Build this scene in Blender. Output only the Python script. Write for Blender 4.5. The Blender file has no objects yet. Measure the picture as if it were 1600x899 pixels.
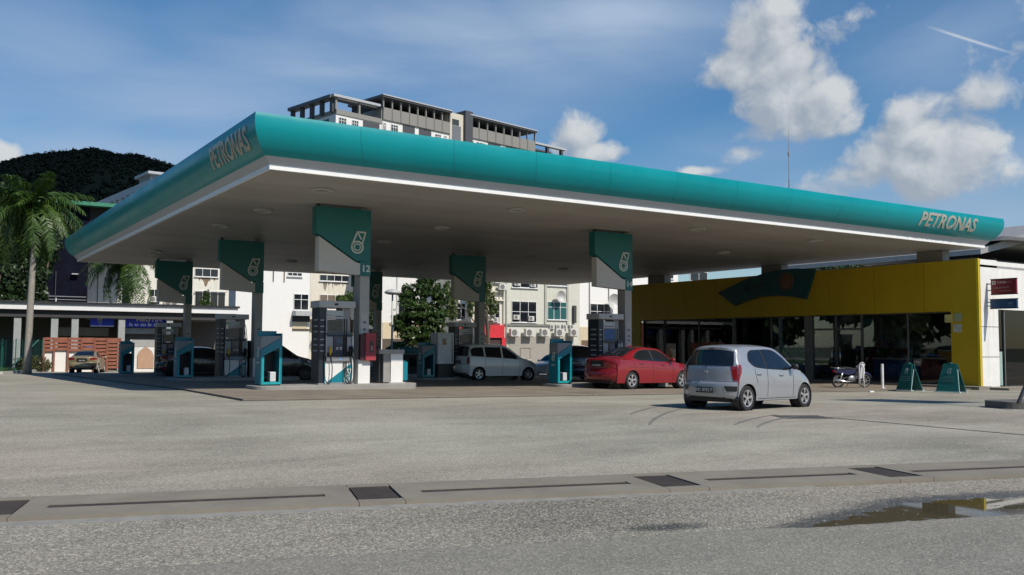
import bpy, bmesh, math, random
import numpy as np
from mathutils import Vector, Matrix
random.seed(7)
R = math.radians
scene = bpy.context.scene
col = scene.collection

# ------------------------------------------------------------------ camera
F_PX = 1440.0
CAM = Vector((0.0, 0.0, 1.46))
YAW, PIT, ROL = R(33.0602), R(3.56726), R(0.30077)
fwd = Vector((math.sin(YAW)*math.cos(PIT), math.cos(YAW)*math.cos(PIT), math.sin(PIT)))
rgt0 = Vector((math.cos(YAW), -math.sin(YAW), 0))
up0 = rgt0.cross(fwd)
rgt = rgt0*math.cos(ROL) + up0*math.sin(ROL)
upv = up0*math.cos(ROL) - rgt0*math.sin(ROL)
cd = bpy.data.cameras.new('camera'); cam = bpy.data.objects.new('camera', cd); col.objects.link(cam)
cd.sensor_width = 36; cd.lens = 36*F_PX/1600; cd.clip_end = 6000; cd.clip_start = 0.1
m = Matrix((rgt, upv, -fwd)).transposed().to_4x4(); m.translation = CAM; cam.matrix_world = m
scene.camera = cam

def ray(x, y):
    return rgt*((x-800)/F_PX) - upv*((y-449.5)/F_PX) + fwd
def PY(x, y, Y):
    v = ray(x, y); return CAM + v*((Y-CAM.y)/v.y)
def PX(x, y, X):
    v = ray(x, y); return CAM + v*((X-CAM.x)/v.x)
def PZ(x, y, Z):
    v = ray(x, y); return CAM + v*((Z-CAM.z)/v.z)
def PD(x, y, D):
    return CAM + ray(x, y)*D
def sm(a, b, x):
    t = min(1, max(0, (x-a)/(b-a))); return t*t*(3-2*t)
def g(X, Y):
    """height of the gently falling forecourt"""
    Xc = min(45, max(-20, X))
    return sm(10, 22, Y)*(.12-.0135*(Xc-6)) - .0135*min(40, max(0, Y-28))
def G(x, y, dz=0):
    v = ray(x, y); t = 2.0
    while t < 400:
        q = CAM + v*t
        if q.z < g(q.x, q.y)+dz: return q
        t += .02
    return CAM + v*60

# ------------------------------------------------------------------ light
SUN_EL, SUN_OFF = R(46), R(-13)
trav = Vector((math.sin(SUN_OFF)*math.cos(SUN_EL), math.cos(SUN_OFF)*math.cos(SUN_EL), -math.sin(SUN_EL)))
sd = bpy.data.lights.new('sun', 'SUN'); so = bpy.data.objects.new('sun', sd); col.objects.link(so)
sd.energy = 4.2; sd.angle = R(.53); sd.color = (1, .93, .83)
so.rotation_euler = trav.to_track_quat('-Z', 'Y').to_euler()
SUN_ROT = math.atan2(-trav.x, -trav.y)
scene.view_settings.view_transform = 'Standard'; scene.view_settings.look = 'None'
scene.view_settings.exposure = 0.0; scene.view_settings.gamma = 1.0
scene.cycles.max_bounces = 8; scene.cycles.transparent_max_bounces = 12
scene.cycles.caustics_reflective = False; scene.cycles.caustics_refractive = False

class X:
    """tiny expression builder for shader math"""
    nt = None
    def __init__(s, sock): s.s = sock
    @staticmethod
    def op(o, *a, clamp=False):
        n = X.nt.nodes.new('ShaderNodeMath'); n.operation = o; n.use_clamp = clamp
        for i, v in enumerate(a):
            if isinstance(v, X): X.nt.links.new(v.s, n.inputs[i])
            else: n.inputs[i].default_value = v
        return X(n.outputs[0])
    def __add__(s, o): return X.op('ADD', s, o)
    def __sub__(s, o): return X.op('SUBTRACT', s, o)
    def __mul__(s, o): return X.op('MULTIPLY', s, o)
    def __truediv__(s, o): return X.op('DIVIDE', s, o)
    __radd__ = __add__; __rmul__ = __mul__
def noise_at(nt, vec, scale, detail=6, rough=.55, dist=0, lac=2.0):
    n = nt.nodes.new('ShaderNodeTexNoise'); n.inputs['Scale'].default_value = scale
    n.inputs['Detail'].default_value = detail; n.inputs['Roughness'].default_value = rough
    n.inputs['Distortion'].default_value = dist; n.inputs['Lacunarity'].default_value = lac
    nt.links.new(vec, n.inputs['Vector']); return n
def mixrgb(nt, fac, a, b):
    n = nt.nodes.new('ShaderNodeMix'); n.data_type = 'RGBA'
    for i, v in ((0, fac), (6, a), (7, b)):
        if isinstance(v, X): v = v.s
        if isinstance(v, bpy.types.NodeSocket): nt.links.new(v, n.inputs[i])
        elif i == 0: n.inputs[0].default_value = v
        else: n.inputs[i].default_value = (*v[:3], 1)
    return n.outputs[2]

def make_world():
    w = bpy.data.worlds.new('World'); scene.world = w; w.use_nodes = True
    nt = w.node_tree; nt.nodes.clear(); X.nt = nt
    tc = nt.nodes.new('ShaderNodeTexCoord'); d = tc.outputs['Generated']
    sep = nt.nodes.new('ShaderNodeSeparateXYZ'); nt.links.new(d, sep.inputs[0])
    dx, dy, dz = (X(sep.outputs[i]) for i in range(3))
    # azimuth about the axis of the street, elevation
    c, s = math.cos(YAW), math.sin(YAW)
    az = X.op('ARCTAN2', dx*c - dy*s, dx*s + dy*c)
    el = X.op('ARCSINE', dz)
    sky = nt.nodes.new('ShaderNodeTexSky'); sky.sky_type = 'NISHITA'; sky.sun_disc = False
    sky.sun_elevation = SUN_EL; sky.sun_rotation = SUN_ROT; sky.altitude = 50
    sky.air_density = 1.0; sky.dust_density = 0.6; sky.ozone_density = 2.5
    def angs(px, py):
        v = ray(px, py).normalized()
        return math.atan2(v.x*c - v.y*s, v.x*s + v.y*c), math.asin(v.z)
    blobs = [(1195,62,60,52,1),(1165,100,55,42,.85),(1235,110,60,55,1),(1285,160,52,42,1),(1225,165,70,38,.95),
             (1222,16,34,20,.9),(1270,195,62,22,.8),(1195,205,52,20,.65),
             (1415,180,34,24,.9),(1455,170,60,24,.75),(1425,212,52,34,1),(1485,225,58,40,.95),(1395,250,62,34,.9),(1460,262,70,38,.95),
             (1330,280,70,22,.8),(1520,275,60,30,.7),(1180,240,60,16,.55),(1545,150,66,28,.62),(1580,60,70,50,.34),(1500,10,90,20,.36),(1370,20,60,18,.28),
             (902,208,30,28,1),(932,240,46,16,.95),(878,232,22,14,.7),(0,252,26,20,1),(1092,268,28,8,.9)]
    def field(ox, oy, blobs=blobs, grow=1.22):
        tot = None
        for px, py, rx, ry, wt in blobs:
            rx, ry = rx*grow, ry*grow
            a, e = angs(px, py)
            u = (az - (a + ox))*(F_PX/rx); v = (el - (e + oy))*(F_PX/ry)
            b = X.op('EXPONENT', (u*u + v*v)*-.8)*wt
            tot = b if tot is None else X.op('MAXIMUM', tot, b)
        return tot
    comb = nt.nodes.new('ShaderNodeCombineXYZ')
    nt.links.new(az.s, comb.inputs[0]); nt.links.new(el.s, comb.inputs[1])
    n1 = noise_at(nt, comb.outputs[0], 20, 10, .57, .25)
    off = nt.nodes.new('ShaderNodeVectorMath'); off.operation = 'ADD'; off.inputs[1].default_value = (.012, .016, 0)
    nt.links.new(comb.outputs[0], off.inputs[0])
    n2 = noise_at(nt, off.outputs[0], 20, 10, .57, .25)
    f0 = field(0, 0)
    dens = f0 + (X(n1.outputs[0]) - .5)*1.5
    dens2 = field(-.010, -.013) + (X(n2.outputs[0]) - .5)*1.5
    a_cl = X.op('SMOOTH_MIN', 1.0, X.op('MULTIPLY', dens - .36, 3.2), .35); a_cl = X.op('MAXIMUM', a_cl, 0.0)
    # thin veil everywhere, streaked along the wind
    mp = nt.nodes.new('ShaderNodeMapping'); mp.inputs['Rotation'].default_value = (0, 0, R(-24)); mp.inputs['Scale'].default_value = (1.2, 4.2, 1)
    nt.links.new(comb.outputs[0], mp.inputs[0])
    nv = noise_at(nt, mp.outputs[0], 2.3, 6, .5, .4)
    veil = X.op('MULTIPLY', X(nv.outputs[0]) - .40, 3.0, clamp=True)*.55 + .05
    lowh = X.op('SUBTRACT', 1.0, el*2.6, clamp=True)*.14
    vb = field(0, 0, [(60,90,200,120,.62),(330,170,300,70,.8),(640,80,330,80,.95),(960,40,230,70,.9),(150,230,300,70,.75),(700,170,260,60,.5),(1540,300,160,80,.8),(1330,300,200,50,.6),(1150,250,160,50,.45),(1480,40,190,90,.5)], 1.0)
    veil = X.op('ADD', X.op('MULTIPLY', vb, veil*1.6 + .38), lowh, clamp=True)
    lit = X.op('MULTIPLY_ADD', dens - dens2, 1.5, .36, clamp=True)
    ccol = mixrgb(nt, lit, (.40, .46, .54), (.74, .77, .79))
    # jet trail: a straight streak between two directions
    a0, e0 = angs(1445, 40); a1, e1 = angs(1590, 86)
    L = math.hypot(a1-a0, e1-e0); ux, uy = (a1-a0)/L, (e1-e0)/L
    tt = ((az - a0)*ux + (el - e0)*uy)*(1/L)
    dd = ((az - a0)*-uy + (el - e0)*ux)*(F_PX/1.7)
    trail = X.op('EXPONENT', dd*dd*-1.0)*X.op('MULTIPLY', tt, 3.0, clamp=True)*X.op('MULTIPLY', (tt - 1.0)*-1.0, 3.0, clamp=True)*.55
    bg = nt.nodes.new('ShaderNodeBackground'); bg.inputs[1].default_value = SKY_S
    nt.links.new(sky.outputs[0], bg.inputs[0])
    hs = nt.nodes.new('ShaderNodeHueSaturation'); hs.inputs['Saturation'].default_value = 1.42; hs.inputs['Value'].default_value = 1.0
    nt.links.new(sky.outputs[0], hs.inputs['Color']); nt.links.new(hs.outputs[0], bg.inputs[0])
    bgv = nt.nodes.new('ShaderNodeBackground'); bgv.inputs[0].default_value = (.38, .49, .66, 1); bgv.inputs[1].default_value = 1.0
    bgc = nt.nodes.new('ShaderNodeBackground'); bgc.inputs[1].default_value = .88
    nt.links.new(ccol, bgc.inputs[0])
    m1 = nt.nodes.new('ShaderNodeMixShader'); nt.links.new(veil.s, m1.inputs[0]); nt.links.new(bg.outputs[0], m1.inputs[1]); nt.links.new(bgv.outputs[0], m1.inputs[2])
    m2 = nt.nodes.new('ShaderNodeMixShader'); nt.links.new(X.op('MULTIPLY', a_cl, .93, clamp=True).s, m2.inputs[0])
    nt.links.new(m1.outputs[0], m2.inputs[1]); nt.links.new(bgc.outputs[0], m2.inputs[2])
    bgt = nt.nodes.new('ShaderNodeBackground'); bgt.inputs[0].default_value = (.78, .80, .82, 1); m3 = nt.nodes.new('ShaderNodeMixShader'); nt.links.new(trail.s, m3.inputs[0]); nt.links.new(m2.outputs[0], m3.inputs[1]); nt.links.new(bgt.outputs[0], m3.inputs[2])
    out = nt.nodes.new('ShaderNodeOutputWorld'); nt.links.new(m3.outputs[0], out.inputs[0])
SKY_S = 0.10
make_world()

# ------------------------------------------------------------------ materials
MATS = {}
def mat(name, c, rough=.6, metal=0, var=.12, vs=3.0, bump=0, bs=60, spec=.5, coat=0, dirt=0, dirtc=(.08, .07, .06), emit=None, sheen=0, streak=0, orand=0):
    """procedural surface: base colour with broad and fine variation, optional vertical stains and relief"""
    if name in MATS: return MATS[name]
    m = bpy.data.materials.new(name); m.use_nodes = True; nt = m.node_tree; X.nt = nt
    b = nt.nodes['Principled BSDF']; tc = nt.nodes.new('ShaderNodeTexCoord'); o = tc.outputs['Object']
    n = noise_at(nt, o, vs, 6, .6)
    f = X.op('MULTIPLY_ADD', X(n.outputs[0]) - .5, 2.2, .5, clamp=True)
    lo = tuple(max(0, v*(1-var)) for v in c); hi = tuple(min(1, v*(1+var)) for v in c)
    colr = mixrgb(nt, f, lo, hi)
    if dirt:
        n3 = noise_at(nt, o, vs*.6, 8, .65, .5)
        fd = X.op('MULTIPLY', X(n3.outputs[0]) - (.62 - dirt*.2), 4.0, clamp=True)*min(1, dirt*1.4)
        colr = mixrgb(nt, fd, colr, dirtc)
    if streak:
        mp = nt.nodes.new('ShaderNodeMapping'); mp.inputs['Scale'].default_value = (2.2, 2.2, .12)
        nt.links.new(o, mp.inputs[0]); n4 = noise_at(nt, mp.outputs[0], 1.6, 8, .7)
        fs = X.op('MULTIPLY', X(n4.outputs[0]) - .52, 5.0, clamp=True)*streak
        colr = mixrgb(nt, fs, colr, dirtc)
    if orand:
        oi = nt.nodes.new('ShaderNodeObjectInfo'); colr = mixrgb(nt, X(oi.outputs['Random'])*orand, colr, tuple(v*.6 for v in c))
    nt.links.new(colr, b.inputs['Base Color'])
    rr = X.op('MULTIPLY_ADD', f, .16, rough-.08, clamp=True); nt.links.new(rr.s, b.inputs['Roughness'])
    b.inputs['Metallic'].default_value = metal; b.inputs['Specular IOR Level'].default_value = spec
    b.inputs['Coat Weight'].default_value = coat; b.inputs['Coat Roughness'].default_value = .04
    if bump:
        n2 = noise_at(nt, o, bs, 4, .6); bp = nt.nodes.new('ShaderNodeBump'); bp.inputs['Strength'].default_value = bump; bp.inputs['Distance'].default_value = .01
        nt.links.new(n2.outputs[0], bp.inputs['Height']); nt.links.new(bp.outputs[0], b.inputs['Normal'])
    if emit: b.inputs['Emission Color'].default_value = (*c, 1); b.inputs['Emission Strength'].default_value = emit
    MATS[name] = m; return m
def glass_mat(name, tint=(.84, .88, .88), ior=1.5):
    if name in MATS: return MATS[name]
    m = bpy.data.materials.new(name); m.use_nodes = True; nt = m.node_tree; nt.nodes.clear()
    fr = nt.nodes.new('ShaderNodeFresnel'); fr.inputs[0].default_value = ior
    t = nt.nodes.new('ShaderNodeBsdfTransparent'); t.inputs[0].default_value = (*tint, 1)
    gl = nt.nodes.new('ShaderNodeBsdfGlossy'); gl.inputs['Roughness'].default_value = .01
    mx = nt.nodes.new('ShaderNodeMixShader'); out = nt.nodes.new('ShaderNodeOutputMaterial')
    mul = nt.nodes.new('ShaderNodeMath'); mul.operation = 'MULTIPLY'; mul.inputs[1].default_value = 1.15; mul.use_clamp = True
    nt.links.new(fr.outputs[0], mul.inputs[0]); nt.links.new(mul.outputs[0], mx.inputs[0])
    nt.links.new(t.outputs[0], mx.inputs[1]); nt.links.new(gl.outputs[0], mx.inputs[2]); nt.links.new(mx.outputs[0], out.inputs[0])
    MATS[name] = m; return m
def leaf_mat(name, c1, c2, rough=.45, spec=.5):
    if name in MATS: return MATS[name]
    m = bpy.data.materials.new(name); m.use_nodes = True; nt = m.node_tree; X.nt = nt
    b = nt.nodes['Principled BSDF']; geo = nt.nodes.new('ShaderNodeNewGeometry')
    tc = nt.nodes.new('ShaderNodeTexCoord'); n = noise_at(nt, tc.outputs['Object'], 1.3, 4, .6)
    f = X.op('MULTIPLY_ADD', X(geo.outputs['Random Per Island']), .6, (X(n.outputs[0]) - .3)*.9, clamp=True)
    cl = mixrgb(nt, f, c1, c2)
    nt.links.new(cl, b.inputs['Base Color']); b.inputs['Roughness'].default_value = rough; b.inputs['Specular IOR Level'].default_value = spec
    tr = nt.nodes.new('ShaderNodeBsdfTranslucent'); nt.links.new(cl, tr.inputs[0])
    mx = nt.nodes.new('ShaderNodeMixShader'); mx.inputs[0].default_value = .25
    out = nt.nodes['Material Output']; nt.links.new(b.outputs[0], mx.inputs[1]); nt.links.new(tr.outputs[0], mx.inputs[2]); nt.links.new(mx.outputs[0], out.inputs[0])
    MATS[name] = m; return m
def asphalt_mat(name, c, agg=.5, big=.25):
    if name in MATS: return MATS[name]
    m = bpy.data.materials.new(name); m.use_nodes = True; nt = m.node_tree; X.nt = nt
    b = nt.nodes['Principled BSDF']; tc = nt.nodes.new('ShaderNodeTexCoord'); o = tc.outputs['Object']
    nh = noise_at(nt, o, .12, 3, .5); hue = mixrgb(nt, X.op('MULTIPLY_ADD', X(nh.outputs[0]) - .5, 3.0, .5, clamp=True), (.97, 1.02, .98), (1.04, .99, .95))
    mp = nt.nodes.new('ShaderNodeMapping'); mp.inputs['Scale'].default_value = (.35, 1.0, 1.0); mp.inputs['Rotation'].default_value = (0, 0, R(17)); nt.links.new(o, mp.inputs[0])
    nb = noise_at(nt, o, .22, 5, .6, .3); nst = noise_at(nt, mp.outputs[0], .8, 6, .65, .4)
    vo = nt.nodes.new('ShaderNodeTexVoronoi'); vo.inputs['Scale'].default_value = 62; nt.links.new(o, vo.inputs['Vector'])
    vo2 = nt.nodes.new('ShaderNodeTexVoronoi'); vo2.inputs['Scale'].default_value = 145; nt.links.new(o, vo2.inputs['Vector'])
    s1 = nt.nodes.new('ShaderNodeSeparateColor'); nt.links.new(vo.outputs['Color'], s1.inputs[0])
    s2 = nt.nodes.new('ShaderNodeSeparateColor'); nt.links.new(vo2.outputs['Color'], s2.inputs[0])
    fine = (X.op('POWER', X(s1.outputs[0]), 2.2) - .31)*1.25 + (X(s2.outputs[0]) - .5)*.7
    broad = (X(nb.outputs[0]) - .5)*1.3 + (X(nst.outputs[0]) - .5)*1.1
    k = X.op('MAXIMUM', X.op('ADD', broad*big + fine*agg, 1.0), .2)
    sp = noise_at(nt, o, 3.1, 5, .7, .2)
    sq = noise_at(nt, o, .75, 7, .7, .6)
    stain = X.op('MAXIMUM', X.op('MULTIPLY', X(sp.outputs[0]) - .64, 6.0, clamp=True)*.40, X.op('MULTIPLY', X(sq.outputs[0]) - .60, 5.0, clamp=True)*.28)
    k = k*(X.op('SUBTRACT', 1.0, stain))
    at = nt.nodes.new('ShaderNodeAttribute'); at.attribute_name = 'wet'; wet = X(at.outputs['Fac'])
    k = k*X.op('SUBTRACT', 1.0, wet*.62)
    vm = nt.nodes.new('ShaderNodeVectorMath'); vm.operation = 'SCALE'; vm.inputs[0].default_value = c; nt.links.new(k.s, vm.inputs['Scale'])
    vh = nt.nodes.new('ShaderNodeVectorMath'); vh.operation = 'MULTIPLY'; nt.links.new(vm.outputs[0], vh.inputs[0]); nt.links.new(hue, vh.inputs[1])
    nt.links.new(vh.outputs[0], b.inputs['Base Color'])
    rr = X.op('SUBTRACT', .88, wet*.5); nt.links.new(rr.s, b.inputs['Roughness']); b.inputs['Specular IOR Level'].default_value = .3
    bp = nt.nodes.new('ShaderNodeBump'); bp.inputs['Strength'].default_value = .5; bp.inputs['Distance'].default_value = .006
    hh = X(vo.outputs['Distance']) + X(s2.outputs[1])*.3; nt.links.new(hh.s, bp.inputs['Height']); nt.links.new(bp.outputs[0], b.inputs['Normal'])
    MATS[name] = m; return m

TEAL = mat('teal_panel', (.001, .27, .295), .32, var=.07, vs=.5, spec=.32, orand=.16, streak=.10, dirtc=(.01, .10, .11))
TEALB = mat('teal_cabinet', (.003, .19, .25), .38, var=.08)
TEALD = mat('teal_sign_face', (.004, .15, .145), .4, var=.05)
WHITE = mat('white_paint', (.78, .77, .74), .5, var=.05, dirt=.1, dirtc=(.45, .42, .37))
WALLW = mat('white_rendered_wall', (.76, .75, .71), .75, var=.06, streak=.35, dirtc=(.35, .33, .30), bump=.1)
TRIM = mat('white_trim', (.82, .82, .8), .4, var=.04)
SOFF = mat('soffit_sheet', (.45, .435, .405), .6, var=.09, vs=.6, dirt=.3, dirtc=(.25, .23, .2), orand=.3)
BANDG = mat('shaded_trim', (.42, .44, .47), .5, var=.06)  # grey holds the shade on the canopy's down-facing band
GREYL = mat('light_grey_metal', (.5, .5, .48), .45, var=.08)
GREYM = mat('mid_grey_metal', (.24, .24, .25), .45, var=.1)
DARK = mat('dark_plastic', (.025, .027, .032), .45, var=.2)
BLACK = mat('black_rubber', (.012, .012, .013), .6, var=.2)
NAVY = mat('pump_side', (.018, .023, .036), .35, var=.12)
YELL = mat('yellow_cladding', (.54, .37, .007), .5, var=.07, vs=.8, streak=.18, dirtc=(.34, .23, .02))
CONC = mat('concrete', (.225, .202, .16), .85, var=.14, vs=1.5, bump=.35, bs=90, dirt=.35, dirtc=(.2, .185, .16))
CONCD = mat('apron_concrete', (.225, .192, .150), .8, var=.2, vs=.7, bump=.3, bs=70, dirt=.45, dirtc=(.12, .1, .085))
STEEL = mat('bright_metal', (.7, .7, .7), .25, 1, var=.05)
CHROME = mat('pale_paint', (.62, .62, .6), .4, var=.05)
RED = mat('red_paint', (.55, .03, .035), .45, var=.08)
BLUE = mat('blue_panel', (.03, .075, .8), .4, var=.08)
BLUED = mat('dark_blue_panel', (.02, .06, .2), .4, var=.1)
BROWN = mat('brown_timber', (.27, .095, .055), .6, var=.22, vs=4)
CREAM = mat('cream_render', (.72, .62, .42), .75, var=.06, streak=.3, dirtc=(.3, .26, .2))
GLASSD = mat('window_glass_dark', (.012, .015, .02), .06, var=.2, spec=.6)
CURT = mat('teal_curtain_glass', (.03, .12, .12), .2, var=.3, vs=6)
SHOPG = glass_mat('shop_glass')
IRON = mat('iron_grating', (.055, .043, .035), .85, var=.25)

# ------------------------------------------------------------------ mesh helpers
class MB:
    def __init__(s): s.v = []; s.f = []
    def add(s, vs, fs):
        b = len(s.v); s.v += [tuple(q) for q in vs]; s.f += [tuple(i+b for i in q) for q in fs]; return s
    def box(s, x0, x1, y0, y1, z0, z1, M=None):
        vs = [Vector(q) for q in ((x0,y0,z0),(x1,y0,z0),(x1,y1,z0),(x0,y1,z0),(x0,y0,z1),(x1,y0,z1),(x1,y1,z1),(x0,y1,z1))]
        if M is not None: vs = [M @ q for q in vs]
        return s.add(vs, [(0,3,2,1),(4,5,6,7),(0,1,5,4),(1,2,6,5),(2,3,7,6),(3,0,4,7)])
    def quad(s, a, b, c, d): return s.add([a, b, c, d], [(0,1,2,3)])
    def prism(s, poly, a0, a1, axis='y'):
        """poly in the plane across the axis; extruded from a0 to a1"""
        n = len(poly)
        def P(q, a):
            return {'y': (q[0], a, q[1]), 'x': (a, q[0], q[1]), 'z': (q[0], q[1], a)}[axis]
        vs = [P(q, a0) for q in poly] + [P(q, a1) for q in poly]
        fs = [tuple(range(n)), tuple(range(2*n-1, n-1, -1))] + [(i, i+n, (i+1) % n + n, (i+1) % n) for i in range(n)]
        return s.add(vs, fs)
    def tube(s, pts, r, n=8, cap=True):
        pts = [Vector(q) for q in pts]; rs = r if isinstance(r, (list, tuple)) else [r]*len(pts)
        rings = []; up = None
        for i, q in enumerate(pts):
            d = (pts[min(i+1, len(pts)-1)] - pts[max(i-1, 0)])
            d = d.normalized() if d.length > 1e-9 else Vector((0,0,1))
            if up is None: up = Vector((0,0,1)) if abs(d.z) < .9 else Vector((1,0,0))
            a = d.cross(up).normalized(); bb = a.cross(d).normalized(); up = bb
            rings.append([q + (a*math.cos(2*math.pi*k/n) + bb*math.sin(2*math.pi*k/n))*rs[i] for k in range(n)])
        vs = [q for rg in rings for q in rg]; fs = []
        for i in range(len(pts)-1):
            for k in range(n): fs.append((i*n+k, i*n+(k+1) % n, (i+1)*n+(k+1) % n, (i+1)*n+k))
        if cap: fs.append(tuple(range(n-1, -1, -1))); fs.append(tuple(range((len(pts)-1)*n, len(pts)*n)))
        return s.add(vs, fs)
    def lathe(s, prof, n=20, c=(0,0,0), axis='z'):
        vs = []; fs = []
        for r, h in prof:
            for k in range(n):
                a = 2*math.pi*k/n; p, q = r*math.cos(a), r*math.sin(a)
                vs.append({'z': (c[0]+p, c[1]+q, c[2]+h), 'y': (c[0]+p, c[1]+h, c[2]+q), 'x': (c[0]+h, c[1]+p, c[2]+q)}[axis])
        for i in range(len(prof)-1):
            for k in range(n): fs.append((i*n+k, i*n+(k+1) % n, (i+1)*n+(k+1) % n, (i+1)*n+k))
        return s.add(vs, fs)
    def ball(s, c, rx, ry, rz, n=10, m=7):
        return s.lathe_s(c, rx, ry, rz, n, m)
    def lathe_s(s, c, rx, ry, rz, n, m):
        vs = []; fs = []
        for i in range(m+1):
            t = math.pi*i/m
            for k in range(n):
                a = 2*math.pi*k/n; vs.append((c[0]+rx*math.sin(t)*math.cos(a), c[1]+ry*math.sin(t)*math.sin(a), c[2]+rz*math.cos(t)))
        for i in range(m):
            for k in range(n): fs.append((i*n+k, (i+1)*n+k, (i+1)*n+(k+1) % n, i*n+(k+1) % n))
        return s.add(vs, fs)
    def mesh(s, name, smooth=False, weld=False):
        me = bpy.data.meshes.new(name); me.from_pydata(s.v, [], s.f)
        if weld:
            bm = bmesh.new(); bm.from_mesh(me); bmesh.ops.remove_doubles(bm, verts=bm.verts, dist=1e-4)
            bmesh.ops.recalc_face_normals(bm, faces=bm.faces); bm.to_mesh(me); bm.free()
        me.validate()
        if smooth:
            me.polygons.foreach_set('use_smooth', [True]*len(me.polygons))
            if smooth is not True: me.set_sharp_from_angle(angle=R(smooth))
        return me
    def build(s, name, mt, parent=None, smooth=False, weld=False, bevel=0, **k):
        me = s.mesh(name, smooth, weld)
        if bevel:
            bm = bmesh.new(); bm.from_mesh(me)
            bmesh.ops.bevel(bm, geom=bm.edges[:], offset=bevel, segments=2, affect='EDGES', profile=.5); bm.to_mesh(me); bm.free()
        return link(name, me, mt, parent, **k)
def link(name, me, mt, parent=None, label=None, cat=None, group=None, kind=None, loc=None, rz=0):
    if mt is not None and not me.materials: me.materials.append(mt)
    o = bpy.data.objects.new(name, me); col.objects.link(o)
    if parent is not None: o.parent = parent
    if loc is not None: o.location = loc
    if rz: o.rotation_euler.z = rz
    return tag(o, label, cat, group, kind)
def tag(o, label=None, cat=None, group=None, kind=None):
    if label: o['label'] = label
    if cat: o['category'] = cat
    if group: o['group'] = group
    if kind: o['kind'] = kind
    return o
def empty(name, loc, rz=0, label=None, cat=None, group=None):
    o = bpy.data.objects.new(name, None); col.objects.link(o); o.location = loc; o.rotation_euler = (0, 0, rz); o.empty_display_size = .2
    return tag(o, label, cat, group)
def kids(o): return [c for c in bpy.data.objects if c.parent == o]
def copy_tree(o, parent=None, skip=()):
    c = o.copy(); col.objects.link(c); c.parent = parent
    for ch in kids(o):
        if ch.name.split('.')[0] not in skip: copy_tree(ch, c)
    return c
def dup(o, loc, rz=0, label=None, skip=(), group=None):
    c = copy_tree(o, None, skip); c.location = loc; c.rotation_euler = (0, 0, rz)
    if label: c['label'] = label
    if group: c['group'] = group
    return c
def text_mesh(body, size, ext=.01, shear=0, offset=0, align='CENTER', spacing=1.0, res=3):
    cu = bpy.data.curves.new('text', 'FONT'); cu.body = body; cu.size = size; cu.extrude = ext; cu.shear = shear; cu.offset = offset
    cu.align_x = align; cu.align_y = 'CENTER'; cu.space_character = spacing; cu.resolution_u = res
    ob = bpy.data.objects.new('text', cu); col.objects.link(ob)
    dg = bpy.context.evaluated_depsgraph_get(); me = bpy.data.meshes.new_from_object(ob.evaluated_get(dg))
    bpy.data.objects.remove(ob); bpy.data.curves.remove(cu); me.materials.clear(); return me
def text(body, size, mt, loc, rot, name='lettering', parent=None, sx=1, **k):
    me = text_mesh(body, size, **k)
    me.transform(Matrix.LocRotScale(Vector(loc), __import__('mathutils').Euler(rot), Vector((sx, 1, 1))))
    return link(name, me, mt, parent)
FRONT = (R(90), 0, 0)             # read from -Y
SIDE = (R(90), 0, R(-90))         # read from -X
def drop_logo(mb, cx, cz, s, y):
    """outline drop with a ring in it, in the XZ plane"""
    def ringtube(r, w, n=20):
        for k in range(n):
            a, b = 2*math.pi*k/n, 2*math.pi*(k+1)/n
            ps = [(cx+rr*math.cos(t), y, cz+rr*math.sin(t)) for rr, t in ((r-w,a),(r+w,a),(r+w,b),(r-w,b))]
            mb.add(ps + [(q[0], y-.012, q[2]) for q in ps], [(4,5,6,7),(0,1,5,4),(2,3,7,6),(1,2,6,5),(3,0,4,7)])
    ringtube(.30*s, .045*s); ringtube(.17*s, .03*s)
    def bar(a, b, w):
        a, b = Vector((a[0], 0, a[1])), Vector((b[0], 0, b[1])); d = (b-a).normalized(); n = Vector((-d.z, 0, d.x))*w
        ps = [a+n, a-n, b-n, b+n]; ps = [(q.x, y, q.z) for q in ps]
        mb.add(ps + [(q[0], y-.012, q[2]) for q in ps], [(4,5,6,7),(0,1,5,4),(2,3,7,6),(1,2,6,5),(3,0,4,7)])
    bar((cx-.29*s, cz+.1*s), (cx+.0*s, cz+.82*s), .045*s)
    bar((cx-.02*s, cz+.80*s), (cx+.46*s, cz+.80*s), .045*s)
    bar((cx+.44*s, cz+.82*s), (cx+.27*s, cz+.2*s), .04*s)
    bar((cx+.0*s, cz+.78*s), (cx+.22*s, cz+.42*s), .04*s)
# ------------------------------------------------------------------ ground
ASPH = asphalt_mat('asphalt', (.320, .298, .250), agg=.5, big=.8)
ROAD = asphalt_mat('road_asphalt', (.268, .252, .214), agg=.78, big=.7)
PATCH = asphalt_mat('road_patch', (.242, .230, .200), agg=.42, big=.45)
D0 = G(0, 780); D1 = G(1600, 719)
dd = (D1-D0); dd.z = 0; dd.normalize(); dn = Vector((-dd.y, dd.x, 0))     # dn points away from the camera
D0 = Vector((D0.x, D0.y, 0))
def DU(u, v): return D0 + dd*u + dn*v                       # along / across the drain
def duv(q):
    w = Vector((q.x, q.y, 0))-D0; return w.dot(dd), w.dot(dn)
def grid_sheet(name, us, vs, fn, mt, attr=None, kind='structure'):
    nu, nv = len(us), len(vs); verts = [fn(u, v) for v in vs for u in us]
    fs = [(j*nu+i, j*nu+i+1, (j+1)*nu+i+1, (j+1)*nu+i) for j in range(nv-1) for i in range(nu-1)]
    me = bpy.data.meshes.new(name); me.from_pydata([tuple(q) for q in verts], [], fs)
    me.polygons.foreach_set('use_smooth', [True]*len(fs))
    if attr:
        a = me.attributes.new('wet', 'FLOAT', 'POINT'); a.data.foreach_set('value', [attr(u, v) for v in vs for u in us])
    return link(name, me, mt, kind=kind)
DW = 1.14                                                   # strip width
us = [-46+i*1.0 for i in range(140)]; vs = [.0]+[.5+i*1.0 for i in range(150)]
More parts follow.
